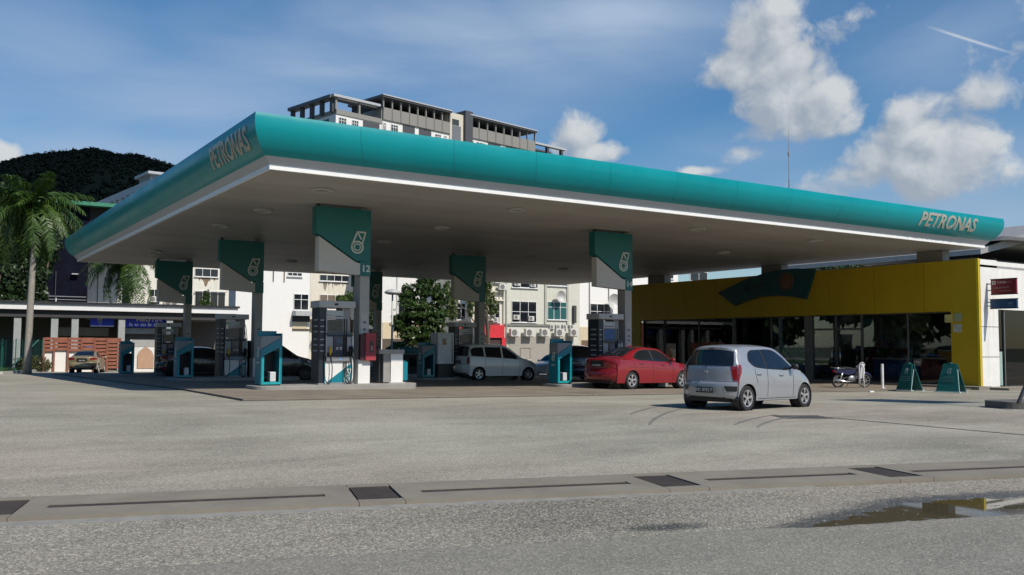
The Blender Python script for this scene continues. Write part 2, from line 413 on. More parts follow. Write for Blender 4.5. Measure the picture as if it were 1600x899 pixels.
def fore(u, v):
    q = DU(u, v); return Vector((q.x, q.y, g(q.x, q.y)))
grid_sheet('forecourt', us, vs, fore, ASPH)
MB().box(-2500, 2500, -2500, 2500, -1.6, -1.5).build('ground', mat('far_ground', (.08, .09, .05), .9), kind='structure')
# the road in front, with its shallow dip and the newer strip of asphalt nearest the camera
from mathutils import noise as mnoise
s0 = G(800, 857, -.05); s1_ = G(1600, 805, -.05); sv = [duv(s0), duv(s1_)]
def seam(u): return sv[0][1] + (u-sv[0][0])*(sv[1][1]-sv[0][1])/(sv[1][0]-sv[0][0])
ptop = [duv(G(*q, -.06)) for q in ((1195, 836), (1260, 816), (1330, 799), (1400, 783), (1500, 777), (1600, 773), (1760, 768), (1900, 775))]
damp = duv(G(1038, 830, -.06))
def vtop(u):
    return float(np.interp(u, [p[0] for p in ptop], [p[1] for p in ptop]))
def inpool(u, v):
    """how far inside the outline of the pool, in metres"""
    return min(vtop(u)-v, (u-ptop[0][0])*.6) + .07*mnoise.fractal(Vector((u*2.2, v*2.2, 9)), 1, 2, 3)
def dip(u, v): return sm(-.06, .32, inpool(u, v))
def roadz(u, v):
    n = mnoise.fractal(Vector((u*7, v*7, 0)), 1, 2, 4)*.004 + mnoise.noise(Vector((u*24, v*24, 3)))*.0032
    z = -.030 + n*1.25 - .017*dip(u, v)
    e = v - seam(u) + mnoise.noise(Vector((u*3, 0, 5)))*.02
    z += .014*(1-sm(-.03, .02, e))
    return z
ru = [-9+i*.5 for i in range(18)] + [i*.045 for i in range(330)] + [14.85+i*.6 for i in range(70)]
rv = [-DW-.02-i*.04 for i in range(150)] + [-7.2-i*.8 for i in range(40)]
def roadp(u, v):
    q = DU(u, v); q.z = roadz(u, v); return q
def wetf(u, v):
    if v < seam(u)-.02: return 0
    n = mnoise.fractal(Vector((u*5, v*5, 1)), 1, 2, 4)
    a = sm(-.16, .10, inpool(u, v)+n*.08)
    b = sm(.1, .9, math.exp(-((u-damp[0])/.42)**2-((v-damp[1])/.14)**2)+n*.25)
    return min(1, max(a, b*.95))
road = grid_sheet('road', ru, rv, roadp, ROAD, wetf)
me = road.data; me.materials.append(PATCH)
nu = len(ru); idx = []
for j in range(len(rv)-1):
    for i in range(nu-1): idx.append(1 if rv[j] < seam(ru[i])-.01 else 0)
me.polygons.foreach_set('material_index', idx)
wm = bpy.data.materials.new('puddle_water'); wm.use_nodes = True; wb = wm.node_tree.nodes['Principled BSDF']
wb.inputs['Base Color'].default_value = (.62, .52, .30, 1); wb.inputs['Roughness'].default_value = .02; wb.inputs['Transmission Weight'].default_value = .9; wb.inputs['IOR'].default_value = 1.33
us_ = np.linspace(ptop[0][0]-.2, ptop[-1][0], 60)
pts = [(u, seam(u)+.0) for u in us_]+[(u, vtop(u)+.15) for u in us_[::-1]]
pq = MB(); pq.add([(*DU(u, v)[:2], -.0435) for u, v in pts], [(i, i+1, 118-i, 119-i) for i in range(59)]); pq.build('puddle', wm, kind='structure')
STONE = mat('pale_stone', (.42, .39, .33), .7, var=.4, vs=30)
gv = MB(); rs = random.Random(21); k = 0
while k < 6500:
    u = rs.uniform(-1.5, 13); v = rs.uniform(-7.0, -DW-.1)
    if v < seam(u) and rs.random() < .8: continue
    w_ = inpool(u, v) > .05
    if w_ and rs.random() < .72: continue
    r_ = rs.uniform(.0035, .008) if not w_ else rs.uniform(.005, .010)
    q = DU(u, v); z = roadz(u, v) + (.0 if not w_ else max(0, -.0435-roadz(u, v)-.003)); a = rs.uniform(0, 3); c_, s_ = math.cos(a)*r_, math.sin(a)*r_; h = r_*rs.uniform(.4, .8)
    gv.add([(q.x+c_, q.y+s_, z), (q.x-s_, q.y+c_*.8, z), (q.x-c_, q.y-s_, z), (q.x+s_, q.y-c_*.8, z), (q.x, q.y, z+h)], [(0,1,4),(1,2,4),(2,3,4),(3,0,4)]); k += 1
gv.build('loose_aggregate', STONE, kind='stuff')
# concrete drain strip: slabs, slots, gratings
def span(p0, p1): return duv(G(*p0))[0], duv(G(*p1))[0]
slots = [(duv(G(74, 794))[0], duv(G(507, 775))[0]), (duv(G(657, 769))[0], duv(G(985, 757))[0]), (duv(G(1110, 754))[0], duv(G(1347, 745))[0]), (duv(G(1437, 741))[0], duv(G(1640, 732))[0])]
grs = [(duv(G(-40, 796))[0], duv(G(31, 796))[0]), (duv(G(552, 775))[0], duv(G(623, 775))[0]), (duv(G(1016, 756))[0], duv(G(1082, 756))[0]), (duv(G(1364, 742))[0], duv(G(1424, 742))[0])]
strip = empty('drain_channel', DU(0, 0), math.atan2(dd.y, dd.x)); tag(strip, kind='structure')
ends = sorted([-46.0] + [x for gq in grs for x in gq] + [60.0])
DZ = .012
SL0, SL1 = -.71, -.53
slab = MB()
def slabseg(a, b, hole=None):
    if hole is None: slab.box(a, b, -DW, -.022, -.3, DZ); return
    h0, h1 = hole
    slab.box(a, b, SL1, -.022, -.3, DZ); slab.box(a, b, -DW, SL0, -.3, DZ)
    slab.box(a, h0, SL0, SL1, -.3, DZ); slab.box(h1, b, SL0, SL1, -.3, DZ)
    slab.box(h0, h1, SL0, SL1, -.3, -.2)
segs = []
prev = -46.0
for a, b in grs: segs.append((prev, a)); prev = b
segs.append((prev, 60.0))
for a, b in segs:
    hole = next((s for s in slots if s[0] > a-.3 and s[1] < b+.6 and s[0] < b), None)
    slab = MB(); slabseg(a+.006, b-.006, hole and (max(hole[0], a+.1), min(hole[1], b-.1)))
    slab.build('concrete_slab', CONC, strip)
    if hole: MB().box(max(hole[0], a+.1)+.004, min(hole[1], b-.1)-.004, SL0+.006, SL1-.006, -.06, .004).build('slot_shade_infill', mat('slot_shade', (.05, .038, .03), .8, var=.5, vs=9), strip)  # added infill; its dark brown stands for the shade inside the slot
for a, b in grs:
    gb = MB(); gb.box(a+.0, b, -DW, -.98, -.3, DZ); gb.box(a, b, -.16, -.006, -.3, DZ); gb.build('grate_surround', CONC, strip)
    gm = MB(); n = 15
    gm.box(a+.01, b-.01, -.97, -.17, -.2, -.16)
    for i in range(n):
        x = a+.03+(b-a-.06)*i/(n-1); gm.box(x-.011, x+.011, -.97, -.17, -.05, .004)
    for y in (-.965, -.57, -.185): gm.box(a+.015, b-.015, y-.012, y+.012, -.06, -.002)
    gm.build('grate', IRON, strip)
# rough low kerb of old concrete on the road side, left part
kb = MB(); n = 60
for i in range(n):
    u0, u1 = -10+i*.3, -10+(i+1)*.3
    w0 = .20*max(0, 1-(u0+2)/13)+.02+.02*mnoise.noise(Vector((u0*2, 0, 0))); w1 = .20*max(0, 1-(u1+2)/13)+.02+.02*mnoise.noise(Vector((u1*2, 0, 0)))
    h0, h1 = (-.022+.012*mnoise.noise(Vector((u*3, 7, 0))) for u in (u0, u1))
    kb.add([(u0,-DW+.0,h0),(u1,-DW+.0,h1),(u1,-DW-w1,h1-.004),(u0,-DW-w0,h0-.004),(u1,-DW-w1,-.2),(u0,-DW-w0,-.2)], [(3,2,1,0),(5,4,2,3)])
kb.build('mortar_edge', mat('old_mortar', (.25, .245, .225), .9, var=.2, vs=6, bump=.6, bs=40), strip)

# apron under the canopy
AX0, AX1, AY0, AY1 = 6.6, 38.0, 21.75, 56.0
def sheet(name, x0, x1, y0, y1, dz, mt, n=1.0, skirt=.0, kind='structure', parent=None):
    nx, ny = max(1, int((x1-x0)/n)), max(1, int((y1-y0)/n)); vs = []; fs = []
    for j in range(ny+1):
        for i in range(nx+1):
            x, y = x0+(x1-x0)*i/nx, y0+(y1-y0)*j/ny; vs.append((x, y, g(x, y)+dz))
    for j in range(ny):
        for i in range(nx): a = j*(nx+1)+i; fs.append((a, a+1, a+nx+2, a+nx+1))
    b = MB(); b.add(vs, fs)
    if skirt:
        def side(pts):
            k = len(b.v)
            b.add([(*q, g(*q)+dz) for q in pts]+[(*q, g(*q)+dz-skirt) for q in pts], [(i, len(pts)+i, len(pts)+i+1, i+1) for i in range(len(pts)-1)])
        side([(x0+(x1-x0)*i/nx, y0) for i in range(nx+1)]); side([(x0, y1+(y0-y1)*i/ny) for i in range(ny+1)])
    return b.build(name, mt, parent, kind=kind)
aw = 5.2
for j in range(6):
    for i in range(6):
        x0 = AX0+i*5.23; y0 = AY0+j*5.7
        sheet('apron_slab', x0+.012, x0+5.23-.012, y0+.012, y0+5.7-.012, .045+random.uniform(-.004, .004), CONCD, .9, .12)
sheet('apron_bed', AX0-.03, AX0+6*5.23+.03, AY0-.03, AY0+34.2, .012, mat('tar_joint', (.03, .028, .026), .8), 1.0, .05)
# tar joints and drain cover in the asphalt at right, tyre marks
TAR = mat('tar_seam', (.05, .048, .045), .8, var=.2)
def ribbon(name, pts, w, dz, mt, kind='structure'):
    b = MB(); vs = []
    for i, q in enumerate(pts):
        a = Vector(pts[max(0, i-1)]); c = Vector(pts[min(len(pts)-1, i+1)]); d = (c-a).normalized(); n = Vector((-d.y, d.x))
        ww = w if not callable(w) else w(i/(len(pts)-1))
        for sgn in (1, -1):
            x, y = q[0]+n.x*ww*sgn, q[1]+n.y*ww*sgn; vs.append((x, y, g(x, y)+dz))
    b.add(vs, [(2*i+1, 2*i+3, 2*i+2, 2*i) for i in range(len(pts)-1)]); return b.build(name, mt, kind=kind)
def pxline(p0, p1, n=24):
    a, b = G(*p0), G(*p1); return [(a.x+(b.x-a.x)*i/n, a.y+(b.y-a.y)*i/n) for i in range(n+1)]
ribbon('tar_seam', pxline((1285, 652), (1640, 684)), .035, .005, TAR)
a, b = G(1213, 650), G(1288, 655)
ribbon('drain_cover', pxline((1215, 652), (1290, 652), 8), .42, .005, mat('worn_cover', (.075, .07, .062), .7, var=.3, vs=5))
SKID = mat('tyre_rubber_mark', (.19, .178, .157), .85, var=.25, vs=3)
def arc(p, n=14):
    q = [G(*t) for t in p]; out = []
    for i in range(n+1):
        t = i/n; out.append(tuple(((1-t)**2*q[0]+2*t*(1-t)*q[1]+t*t*q[2])[:2]))
    return out
for p in (((1015, 664), (1022, 648), (1075, 637)), ((1148, 664), (1165, 655), (1215, 648)), ((1183, 668), (1200, 655), (1250, 651)), ((985, 648), (1000, 640), (1040, 634))):
    ribbon('tyre_mark', arc(p), lambda t: .035*math.sin(math.pi*min(1, t*.9+.1))+.01, .005, SKID)

# ------------------------------------------------------------------ canopy
CZ = 5.75; CX0, CX1, CY0, CY1 = 7.3, 38.7, 22.15, 53.4
canopy = empty('canopy', (CX0, CY0, CZ), label='wide flat petrol station canopy with curved teal fascia and white lower trim', cat='canopy')
def loop_profile(prof):
    """sweep (outward, z) profile along the rectangle, mitred; yields one MB per side"""
    W, D = CX1-CX0, CY1-CY0; out = []
    cor = [((0, 0), (-1, -1)), ((W, 0), (1, -1)), ((W, D), (1, 1)), ((0, D), (-1, 1))]
    for k in range(4):
        (a, da), (b_, db) = cor[k], cor[(k+1) % 4]; mb = MB(); n = len(prof)
        vs = [(a[0]+da[0]*o, a[1]+da[1]*o, z) for o, z in prof] + [(b_[0]+db[0]*o, b_[1]+db[1]*o, z) for o, z in prof]
        mb.add(vs, [(i, n+i, n+i+1, i+1) for i in range(n-1)]); out.append(mb)
    return out
teal_prof = [(.22, .30), (.33, .38), (.42, .48), (.50, .60), (.56, .72), (.605, .86), (.625, 1.0), (.62, 1.14), (.60, 1.25)]
# densify
def dens(pr, n=4):
    out = []
    for i in range(len(pr)-1):
        p0 = pr[max(0, i-1)]; p1 = pr[i]; p2 = pr[i+1]; p3 = pr[min(len(pr)-1, i+2)]
        for k in range(n):
            t = k/n; out.append(tuple(.5*((2*b)+(-a+c)*t+(2*a-5*b+4*c-d)*t*t+(-a+3*b-3*c+d)*t**3) for a, b, c, d in zip(p0, p1, p2, p3)))
    return out + [pr[-1]]
tp = dens(teal_prof)
def loop_panels(prof, count, gap=.004):
    W, D = CX1-CX0, CY1-CY0; cor = [((0, 0), (-1, -1)), ((W, 0), (1, -1)), ((W, D), (1, 1)), ((0, D), (-1, 1))]; n = len(prof)
    for k in range(4):
        (a, da), (b_, db) = cor[k], cor[(k+1) % 4]; L_ = W if k % 2 == 0 else D
        for i in range(count):
            t0, t1 = i/count+(gap/L_ if i else 0), (i+1)/count-(gap/L_ if i < count-1 else 0); vs = []
            for t in (t0, t1):
                for o, z in prof:
                    p0 = (a[0]+da[0]*o, a[1]+da[1]*o); p1 = (b_[0]+db[0]*o, b_[1]+db[1]*o); vs.append((p0[0]+(p1[0]-p0[0])*t, p0[1]+(p1[1]-p0[1])*t, z))
            mb = MB(); mb.add(vs, [(i_, n+i_, n+i_+1, i_+1) for i_ in range(n-1)]); yield mb
for mb in loop_panels(tp, 12): mb.build('fascia_panel', TEAL, canopy, smooth=True)
for mb in loop_profile([(o-.02, z) for o, z in tp]): mb.build('fascia_backing', mat('fascia_gap', (.002, .06, .065), .6), canopy, smooth=True)
for mb in loop_profile([(.60, 1.25), (.50, 1.25), (.50, 1.0)]): mb.build('fascia_cap', TEAL, canopy)
for mb in loop_profile([(.065, .125), (.12, .18), (.22, .30)]): mb.build('sloping_band', BANDG, canopy)
for mb in loop_profile([(0, 0), (.065, .0), (.065, .125)]): mb.build('trim_strip', TRIM, canopy)
for mb in loop_profile([(0, 0), (-.0, .2), (-.06, .2), (-.06, -.0)]): mb.build('trim_edge', TRIM, canopy)
W, D = CX1-CX0, CY1-CY0
MB().box(-.5, W+.5, -.5, D+.5, .9, 1.0).build('roof_deck', GREYL, canopy)
n = 30; sp = None
for i in range(n):
    y0 = .0+D*i/n; y1 = D*(i+1)/n
    if sp is None:
        sp = MB().box(.05, W-.05, .010, D/n-.010, 0.0, .05).mesh('soffit_panel'); sp.materials.append(SOFF)
    o = bpy.data.objects.new('soffit_panel', sp); col.objects.link(o); o.parent = canopy; o.location = (0, y0+(.06 if i == 0 else 0), .004+random.uniform(0, .006))
MB().box(.0, W, .0, D, .06, .1).build('soffit_backing', mat('soffit_gap', (.12, .11, .1), .8), canopy)
dl = MB(); dl.lathe([(.30, .0), (.30, -.05), (.24, -.07), (.22, -.02), (0, -.02)], 20); dlm = dl.mesh('downlight', smooth=40); dlm.materials.append(GREYL)
dl2 = MB(); dl2.lathe([(.21, -.03), (0, -.03)], 16); dlm2 = dl2.mesh('lens'); dlm2.materials.append(mat('lamp_lens', (.1, .1, .09), .3))
for px, py in ((503,296),(412,328),(345,352),(808,327),(690,355),(600,377),(1090,357),(1275,375),(455,408),(243,392),(880,420),(950,408),(1130,394),(650,415),(520,430),(830,402)):
    q = PZ(px, py, CZ)
    if not (CX0+.5 < q.x < CX1-.5 and CY0+.5 < q.y < CY1-.5): continue
    o = bpy.data.objects.new('downlight', dlm); col.objects.link(o); o.parent = canopy; o.location = (q.x-CX0, q.y-CY0, 0)
    o2 = bpy.data.objects.new('lens', dlm2); col.objects.link(o2); o2.parent = o
# raised lettering on the fascia
arcs = [0]
for i in range(1, len(tp)): arcs.append(arcs[-1]+math.hypot(tp[i][0]-tp[i-1][0], tp[i][1]-tp[i-1][1]))
def prof_at(s):
    s = min(max(s, 0), arcs[-1]-1e-6); i = max(k for k in range(len(arcs)-1) if arcs[k] <= s)
    t = (s-arcs[i])/(arcs[i+1]-arcs[i]); o = tp[i][0]+(tp[i+1][0]-tp[i][0])*t; z = tp[i][1]+(tp[i+1][1]-tp[i][1])*t
    dx, dz = tp[i+1][0]-tp[i][0], tp[i+1][1]-tp[i][1]; L = math.hypot(dx, dz); return o, z, dz/L, -dx/L
LET = mat('brushed_letter', (.40, .39, .33), .4, .2, var=.1)
def fascia_text(body, cu, width, side, sc, size):
    me = text_mesh(body, size, ext=.02, shear=.28, offset=size*.025, spacing=1.02)
    bm = bmesh.new(); bm.from_mesh(me)
    for k in range(-7, 8): bmesh.ops.bisect_plane(bm, geom=bm.verts[:]+bm.edges[:]+bm.faces[:], plane_co=(0, k*size*.055, 0), plane_no=(0, 1, 0))
    bm.to_mesh(me); bm.free()
    xs = [v.co.x for v in me.vertices]; w = max(xs)-min(xs); mid = (max(xs)+min(xs))/2
    for v in me.vertices:
        u = (v.co.x-mid)*width/w; o, z, nx, nz = prof_at(sc+v.co.y); k = .004+.022*(1 if v.co.z > 0 else 0)
        o += nx*k; z += nz*k
        v.co = (cu+u, -o, z) if side == 'front' else (-o, cu-u, z)
    return link('lettering', me, LET, canopy)
a, b = PY(1436, 347, CY0-.55), PY(1525, 356, CY0-.55)
fascia_text('PETRONAS', (a.x+b.x)/2-CX0, b.x-a.x, 'front', .60, .78)
a, b = PX(330, 247, CX0-.55), PX(389, 226, CX0-.55)
fascia_text('PETRONAS', (a.y+b.y)/2-CY0, abs(a.y-b.y), 'left', .55, .8)

# ------------------------------------------------------------------ pillars
SHAFT = mat('pillar_cladding', (.42, .41, .385), .5, var=.07, dirt=.12, dirtc=(.25, .23, .2))
SIGNW = mat('sign_lower_face', (.62, .60, .56), .5, var=.04)
LOGO = mat('pale_logo', (.62, .68, .62), .5, var=.04)
def make_pillar():
    root = empty('canopy_pillar', (0, 0, 0))
    MB().box(-.16, .16, -.22, .22, .78, 5.72).build('shaft', SHAFT, root)
    MB().box(-.20, .20, -.26, .26, 0, .78).build('plinth', WHITE, root, bevel=.008)
    s = MB().prism([(-1.66, 5.66), (-1.66, 4.80), (-1.53, 4.74), (-.33, 3.97), (.12, 3.97), (.15, 4.02), (.15, 5.66)], -.30, .06).build('sign_board', TEALD, root, bevel=.01)
    MB().prism([(-1.55, 4.70), (-1.55, 3.60), (-.17, 3.52), (-.17, 3.90), (-.34, 3.93)], -.27, .04).build('sign_lower_panel', SIGNW, root)
    MB().box(-.06, .0, -.2, -.1, 5.66, 5.745).build('hanger', DARK, root); MB().box(-1.6, -1.5, -.2, -.1, 5.66, 5.745).build('hanger', DARK, root)
    lg = MB(); drop_logo(lg, -.31, 4.42, .62, -.305); lg.build('logo', LOGO, root)
    MB().box(-.19, .165, -.275, .0, 3.50, 3.96).build('number_plate', TEALD, root)
    pl = MB().box(-.12, .12, -.232, -.221, 1.15, 2.3).build('notice', mat('notice_sheet', (.48, .47, .45), .6, var=.05), root)
    nb = MB()
    for z in (1.3, 1.55, 1.72, 1.95): nb.box(-.045, .05, -.237, -.2325, z, z+.07)
    nb.build('notice_symbol', mat('notice_ink', (.12, .12, .12), .6), pl)
    return root
PX_ = [11.86, 22.6]; PYs = [26.9, 37.7, 49.2]
plab = {(0,0): 'grey canopy pillar numbered 12 with teal sign, beside the red box', (1,0): 'grey canopy pillar numbered 14 with teal sign, behind the red sedan',
        (0,1): 'grey pillar with teal sign rising behind the black car', (0,2): 'farthest left pillar with dark teal sign, in front of the blue shop banner',
        (1,1): 'grey pillar with dark teal sign above the white people carrier', (1,2): 'farthest pillar with dark teal sign, between the street lamp and pillar 12'}
pil = make_pillar()
PLATE = {(0,0): '12', (1,0): '14'}
first = True
def gz(x, y): return g(x, y)+.045
KH = .15
pillars = {}
for i in range(2):
    for j in range(3):
        x, y = PX_[i]+(.1 if j else 0)*(1), PYs[j]
        z = gz(x, y)+KH
        o = pil if first else copy_tree(pil); first = False
        o.location = (x, y, z); o.scale = (1, 1, (CZ-z)/5.75)
        tag(o, plab[(i, j)], 'pillar', 'pillars carrying the canopy'); pillars[(i, j)] = o
for k, s in PLATE.items():
    text(s, .30, mat('sign_digits', (.7, .75, .72), .5), (0, -.28, 3.73), FRONT, 'number', pillars[k], ext=.006, offset=.008)

# ------------------------------------------------------------------ islands
KERB = mat('island_kerb', (.30, .29, .27), .8, var=.15, vs=2, bump=.3, bs=60, dirt=.4, dirtc=(.12, .11, .1))
def rounded(x0, x1, y0, y1, r, n=6):
    out = []
    for cx, cy, a0 in ((x1-r, y1-r, 0), (x0+r, y1-r, 90), (x0+r, y0+r, 180), (x1-r, y0+r, 270)):
        for k in range(n+1): a = R(a0+90*k/n); out.append((cx+r*math.cos(a), cy+r*math.sin(a)))
    return out
isl = empty('pump_island', (0, 0, 0))
MB().prism(rounded(-3.5, 1.75, -.78, .78, .5), -.12, KH, 'z').build('kerb', KERB, isl, bevel=.015)
ilab = ['concrete pump island carrying pump and pillar 12', 'concrete pump island behind the red sedan, carrying pillar 14',
        'concrete pump island behind the black car', 'farthest left concrete pump island near the fence', 'concrete pump island left of the white people carrier', 'farthest concrete pump island under the street lamp']
ipos = [(0,0),(1,0),(0,1),(0,2),(1,1),(1,2)]
for k, (i, j) in enumerate(ipos):
    o = isl if k == 0 else copy_tree(isl); p = pillars[(i, j)].location
    o.location = (p.x, p.y, gz(p.x, p.y)); tag(o, ilab[k], 'pump island', 'pump islands under the canopy')

# ------------------------------------------------------------------ pumps
SCREEN = mat('pump_screen', (.02, .035, .07), .12, var=.2)
ADP = mat('pump_advert', (.05, .05, .05), .2, var=.9, vs=7)
STICK = mat('sticker_grey', (.4, .42, .43), .5)
def make_pump():
    r = empty('fuel_pump', (0, 0, 0))
    MB().box(-.74, .70, -.42, .42, 2.22, 2.42).build('header', GREYL, r, bevel=.015)
    MB().box(-.14, .0, -.428, -.421, 2.29, 2.35).build('header_badge', DARK, r)
    t = MB().box(-.70, -.44, -.36, .36, .04, 2.22).build('side_tower', NAVY, r, bevel=.01)
    for z in (.95, 1.12, 1.28, 1.5, 1.66, 1.84):
        MB().box(-.706, -.701, -.2, .16, z, z+.045).build('price_strip', STICK, t); MB().box(-.66, -.48, -.366, -.361, z, z+.03).build('price_strip', STICK, t)
    MB().box(.28, .58, -.22, .22, 1.46, 2.22).build('hose_tower', mat('hose_tower_grey', (.30, .30, .29), .45), r, bevel=.02)
    f = MB(); f.box(-.43, -.40, -.36, .36, .75, 2.22); f.box(.24, .27, -.3, .3, 1.46, 2.22); f.box(-.40, .24, -.33, -.28, 1.90, 1.96); f.box(-.40, .24, .28, .33, 1.90, 1.96); f.build('frame', GREYL, r)
    MB().box(-.38, .24, -.30, .30, 1.98, 2.14).build('light_box', mat('light_box', (.5, .53, .5), .4), r)
    d = MB().box(-.36, .26, -.31, .31, 1.50, 1.88).build('advert_frame', GREYM, r)
    MB().box(-.33, .23, -.318, -.311, 1.52, 1.86).build('advert', ADP, d)
    MB().box(-.44, .62, -.37, .37, 1.42, 1.49).build('shelf', mat('shelf_blue', (.05, .07, .1), .4), r)
    h = MB().box(-.43, .60, -.34, .34, .80, 1.42).build('head', DARK, r, bevel=.01)
    MB().box(-.40, -.16, -.352, -.341, .92, 1.38).build('keypad_panel', mat('panel_grey', (.33, .34, .35), .45), h)
    MB().box(-.11, .33, -.350, -.341, .88, 1.40).build('screen', SCREEN, h)
    MB().box(-.02, .2, -.356, -.351, 1.18, 1.34).build('display', mat('display_blue', (.03, .07, .16), .15), h)
    MB().box(-.02, .06, -.356, -.351, 1.0, 1.08).build('card_slot', STICK, h); MB().box(.12, .2, -.356, -.351, 1.0, 1.08).build('card_slot', STICK, h)
    MB().box(.38, .58, -.35, -.341, .95, 1.38).build('keypad_panel', mat('panel_grey', (.33, .34, .35), .45), h)
    MB().box(-.43, .60, -.42, .40, .66, .80).build('nozzle_tray', mat('tray_grey', (.2, .21, .22), .45), r, bevel=.02)
    MB().box(.08, .16, -.426, -.421, .69, .77).build('sticker', mat('sticker_blue', (.15, .3, .6), .4), r)
    b = MB().box(-.44, .60, -.34, .34, .04, .66).build('base_panel', WHITE, r)
    MB().prism([(-.40, .05), (.58, .05), (.58, .60)], -.348, -.341).build('teal_wedge', TEALB, b)
    lg = MB(); drop_logo(lg, .42, .16, .34, -.352); lg.build('logo', LOGO, b)
    MB().box(-.50, -.45, -.38, .38, .04, .64).build('edge_trim', TEALB, r); MB().box(.605, .66, -.38, .38, .04, 1.40).build('edge_trim', mat('edge_white', (.66, .66, .64), .5), r)
    MB().box(-.72, .68, -.40, .40, 0, .04).build('footing', GREYM, r)
    for sx, n_ in ((-.26, 1), (.52, 2)):
        for k in range(n_):
            x = sx+.09*k; hs = MB()
            hs.tube([(x-.02, -.40, .86), (x, -.46, .76), (x+.03, -.50, .5), (x+.01, -.52, .22), (x-.05, -.54, .06), (x-.14, -.52, .02), (x-.22, -.46, .12), (x-.24, -.40, .5), (x-.235, -.38, 1.0), (x-.23, -.36, 1.9)], .018, 6)
            hs.build('hose', BLACK, r, smooth=True)
            nz = MB(); nz.tube([(x-.02, -.40, 1.10), (x-.02, -.44, .98), (x-.02, -.40, .84)], [.03, .045, .03], 8); nz.tube([(x-.02, -.37, 1.02), (x-.02, -.33, 1.12)], .014, 6)
            nz.build('nozzle', mat('nozzle_yellow', (.75, .45, .01), .4) if sx < 0 else BLACK, r, smooth=True)
    for k in range(2):
        y = -.05+.2*k; hs = MB(); hs.tube([(.60, y, 2.1), (.68, y, 1.9), (.74, y, 1.5), (.76, y-.03, .9), (.73, y-.05, .4), (.70, y-.05, .2), (.66, y-.1, .5), (.64, y-.1, .9)], .017, 6); hs.build('hose', BLACK, r, smooth=True)
    return r
pump = make_pump()
pumplab = {(0,0): 'grey and white fuel pump with yellow nozzle, left of pillar 12', (1,0): 'fuel pump with blue advert panel standing behind the red sedan', (0,1): 'dark fuel pump standing behind the black car',
           (0,2): 'far dark fuel pump in front of the arched lattice wall', (1,1): 'dark fuel pump at the tail of the white people carrier', (1,2): 'far fuel pump partly hidden behind pillar 12 and the red box'}
poff = {(0,0): 520, (1,0): 946, (0,1): 362, (0,2): 262, (1,1): 722, (1,2): 575}
first = True
pumps = {}
for k, (i, j) in enumerate(ipos):
    p = pillars[(i, j)].location; q = PY(poff[(i, j)], 540, p.y)
    o = pump if first else copy_tree(pump); first = False
    o.location = (q.x, p.y, p.z); o.scale = (.82, .9, 1.05); tag(o, pumplab[(i, j)], 'fuel pump', 'fuel pumps on the islands'); pumps[(i, j)] = o
bl = MB().box(-.345, .245, -.326, -.319, 1.51, 1.87).build('advert_poster', mat('advert_blue', (.02, .10, .28), .35, var=.5, vs=6), pumps[(1,0)])
# ------------------------------------------------------------------ service stands (bucket and squeegee)
def make_stand():
    r = empty('service_stand', (0, 0, 0)); w, d = .46, .34
    b = MB(); b.box(-w, -w+.05, -d, d, .04, 1.18); b.build('side_panel', TEALB, r)
    b = MB(); b.box(w-.07, w, -d, d, .04, 1.70); b.build('side_panel', TEALB, r)
    b = MB(); b.box(-w+.05, w-.07, d-.03, d, .04, 1.1); b.build('back_panel', mat('stand_dark', (.01, .014, .02), .5), r)
    fr = mat('teal_frame', (.01, .33, .36), .4)
    b = MB(); b.box(-w+.05, -w+.13, -d, -d+.04, .12, .95); b.box(w-.12, w-.07, -d, -d+.04, .12, 1.25); b.box(-w+.05, w-.07, -d, -d+.04, .04, .12); b.build('front_frame', fr, r)
    MB().prism([(-w+.05, .95), (w-.07, 1.25), (w-.07, 1.55), (-w+.05, 1.18)], -d-.002, d).build('upper_panel', TEALB, r)
    MB().prism([(-w+.0, 1.18), (w-.07, 1.55), (w-.07, 1.62), (-w+.0, 1.60)], -d+.02, d-.05).build('paper_holder', mat('stand_grey', (.22, .24, .25), .45), r)
    MB().box(-w+.06, w-.02, d-.08, d-.01, 1.55, 1.78).build('back_board', TEALB, r)
    bk = MB(); bk.box(.0, .26, -.2, .1, .12, .44); bk.build('bucket', mat('bucket_white', (.6, .62, .62), .4), r, bevel=.02)
    lg = MB(); drop_logo(lg, 0, 0, .3, 0)
    lm = lg.mesh('logo'); lm.transform(Matrix.Translation((-w-.004, 0, 1.0)) @ Matrix.Rotation(R(-90), 4, 'Z')); link('logo', lm, LOGO, r)
    MB().box(-w-.006, -w-.001, -.14, .14, .72, .76).build('caption', LOGO, r)
    MB().box(-w+.04, w-.04, -d+.04, d-.04, 0, .04).build('footing', DARK, r)
    return r
st = make_stand()
slab_ = {(0,0): 'teal service stand with white bucket, beside the black car', (1,0): 'teal service stand with white bucket, left of the red sedan', (0,1): 'narrow looking teal stand left of the dark pump and black car',
         (0,2): 'farthest teal stand, beside the arched lattice wall', (1,1): 'dark teal stand left of the white cabinet', (1,2): 'teal stand hidden deepest behind pump 12'}
soff = {(0,0): 418, (1,0): 873, (0,1): 286, (0,2): 197, (1,1): 664}
first = True
for (i, j), px in soff.items():
    p = pillars[(i, j)].location; q = PY(px, 560, p.y)
    o = st if first else copy_tree(st); first = False
    o.location = (q.x, p.y-.1, p.z); o.scale = (.68, .82, .9); tag(o, slab_[(i, j)], 'service stand', 'teal service stands on the islands')
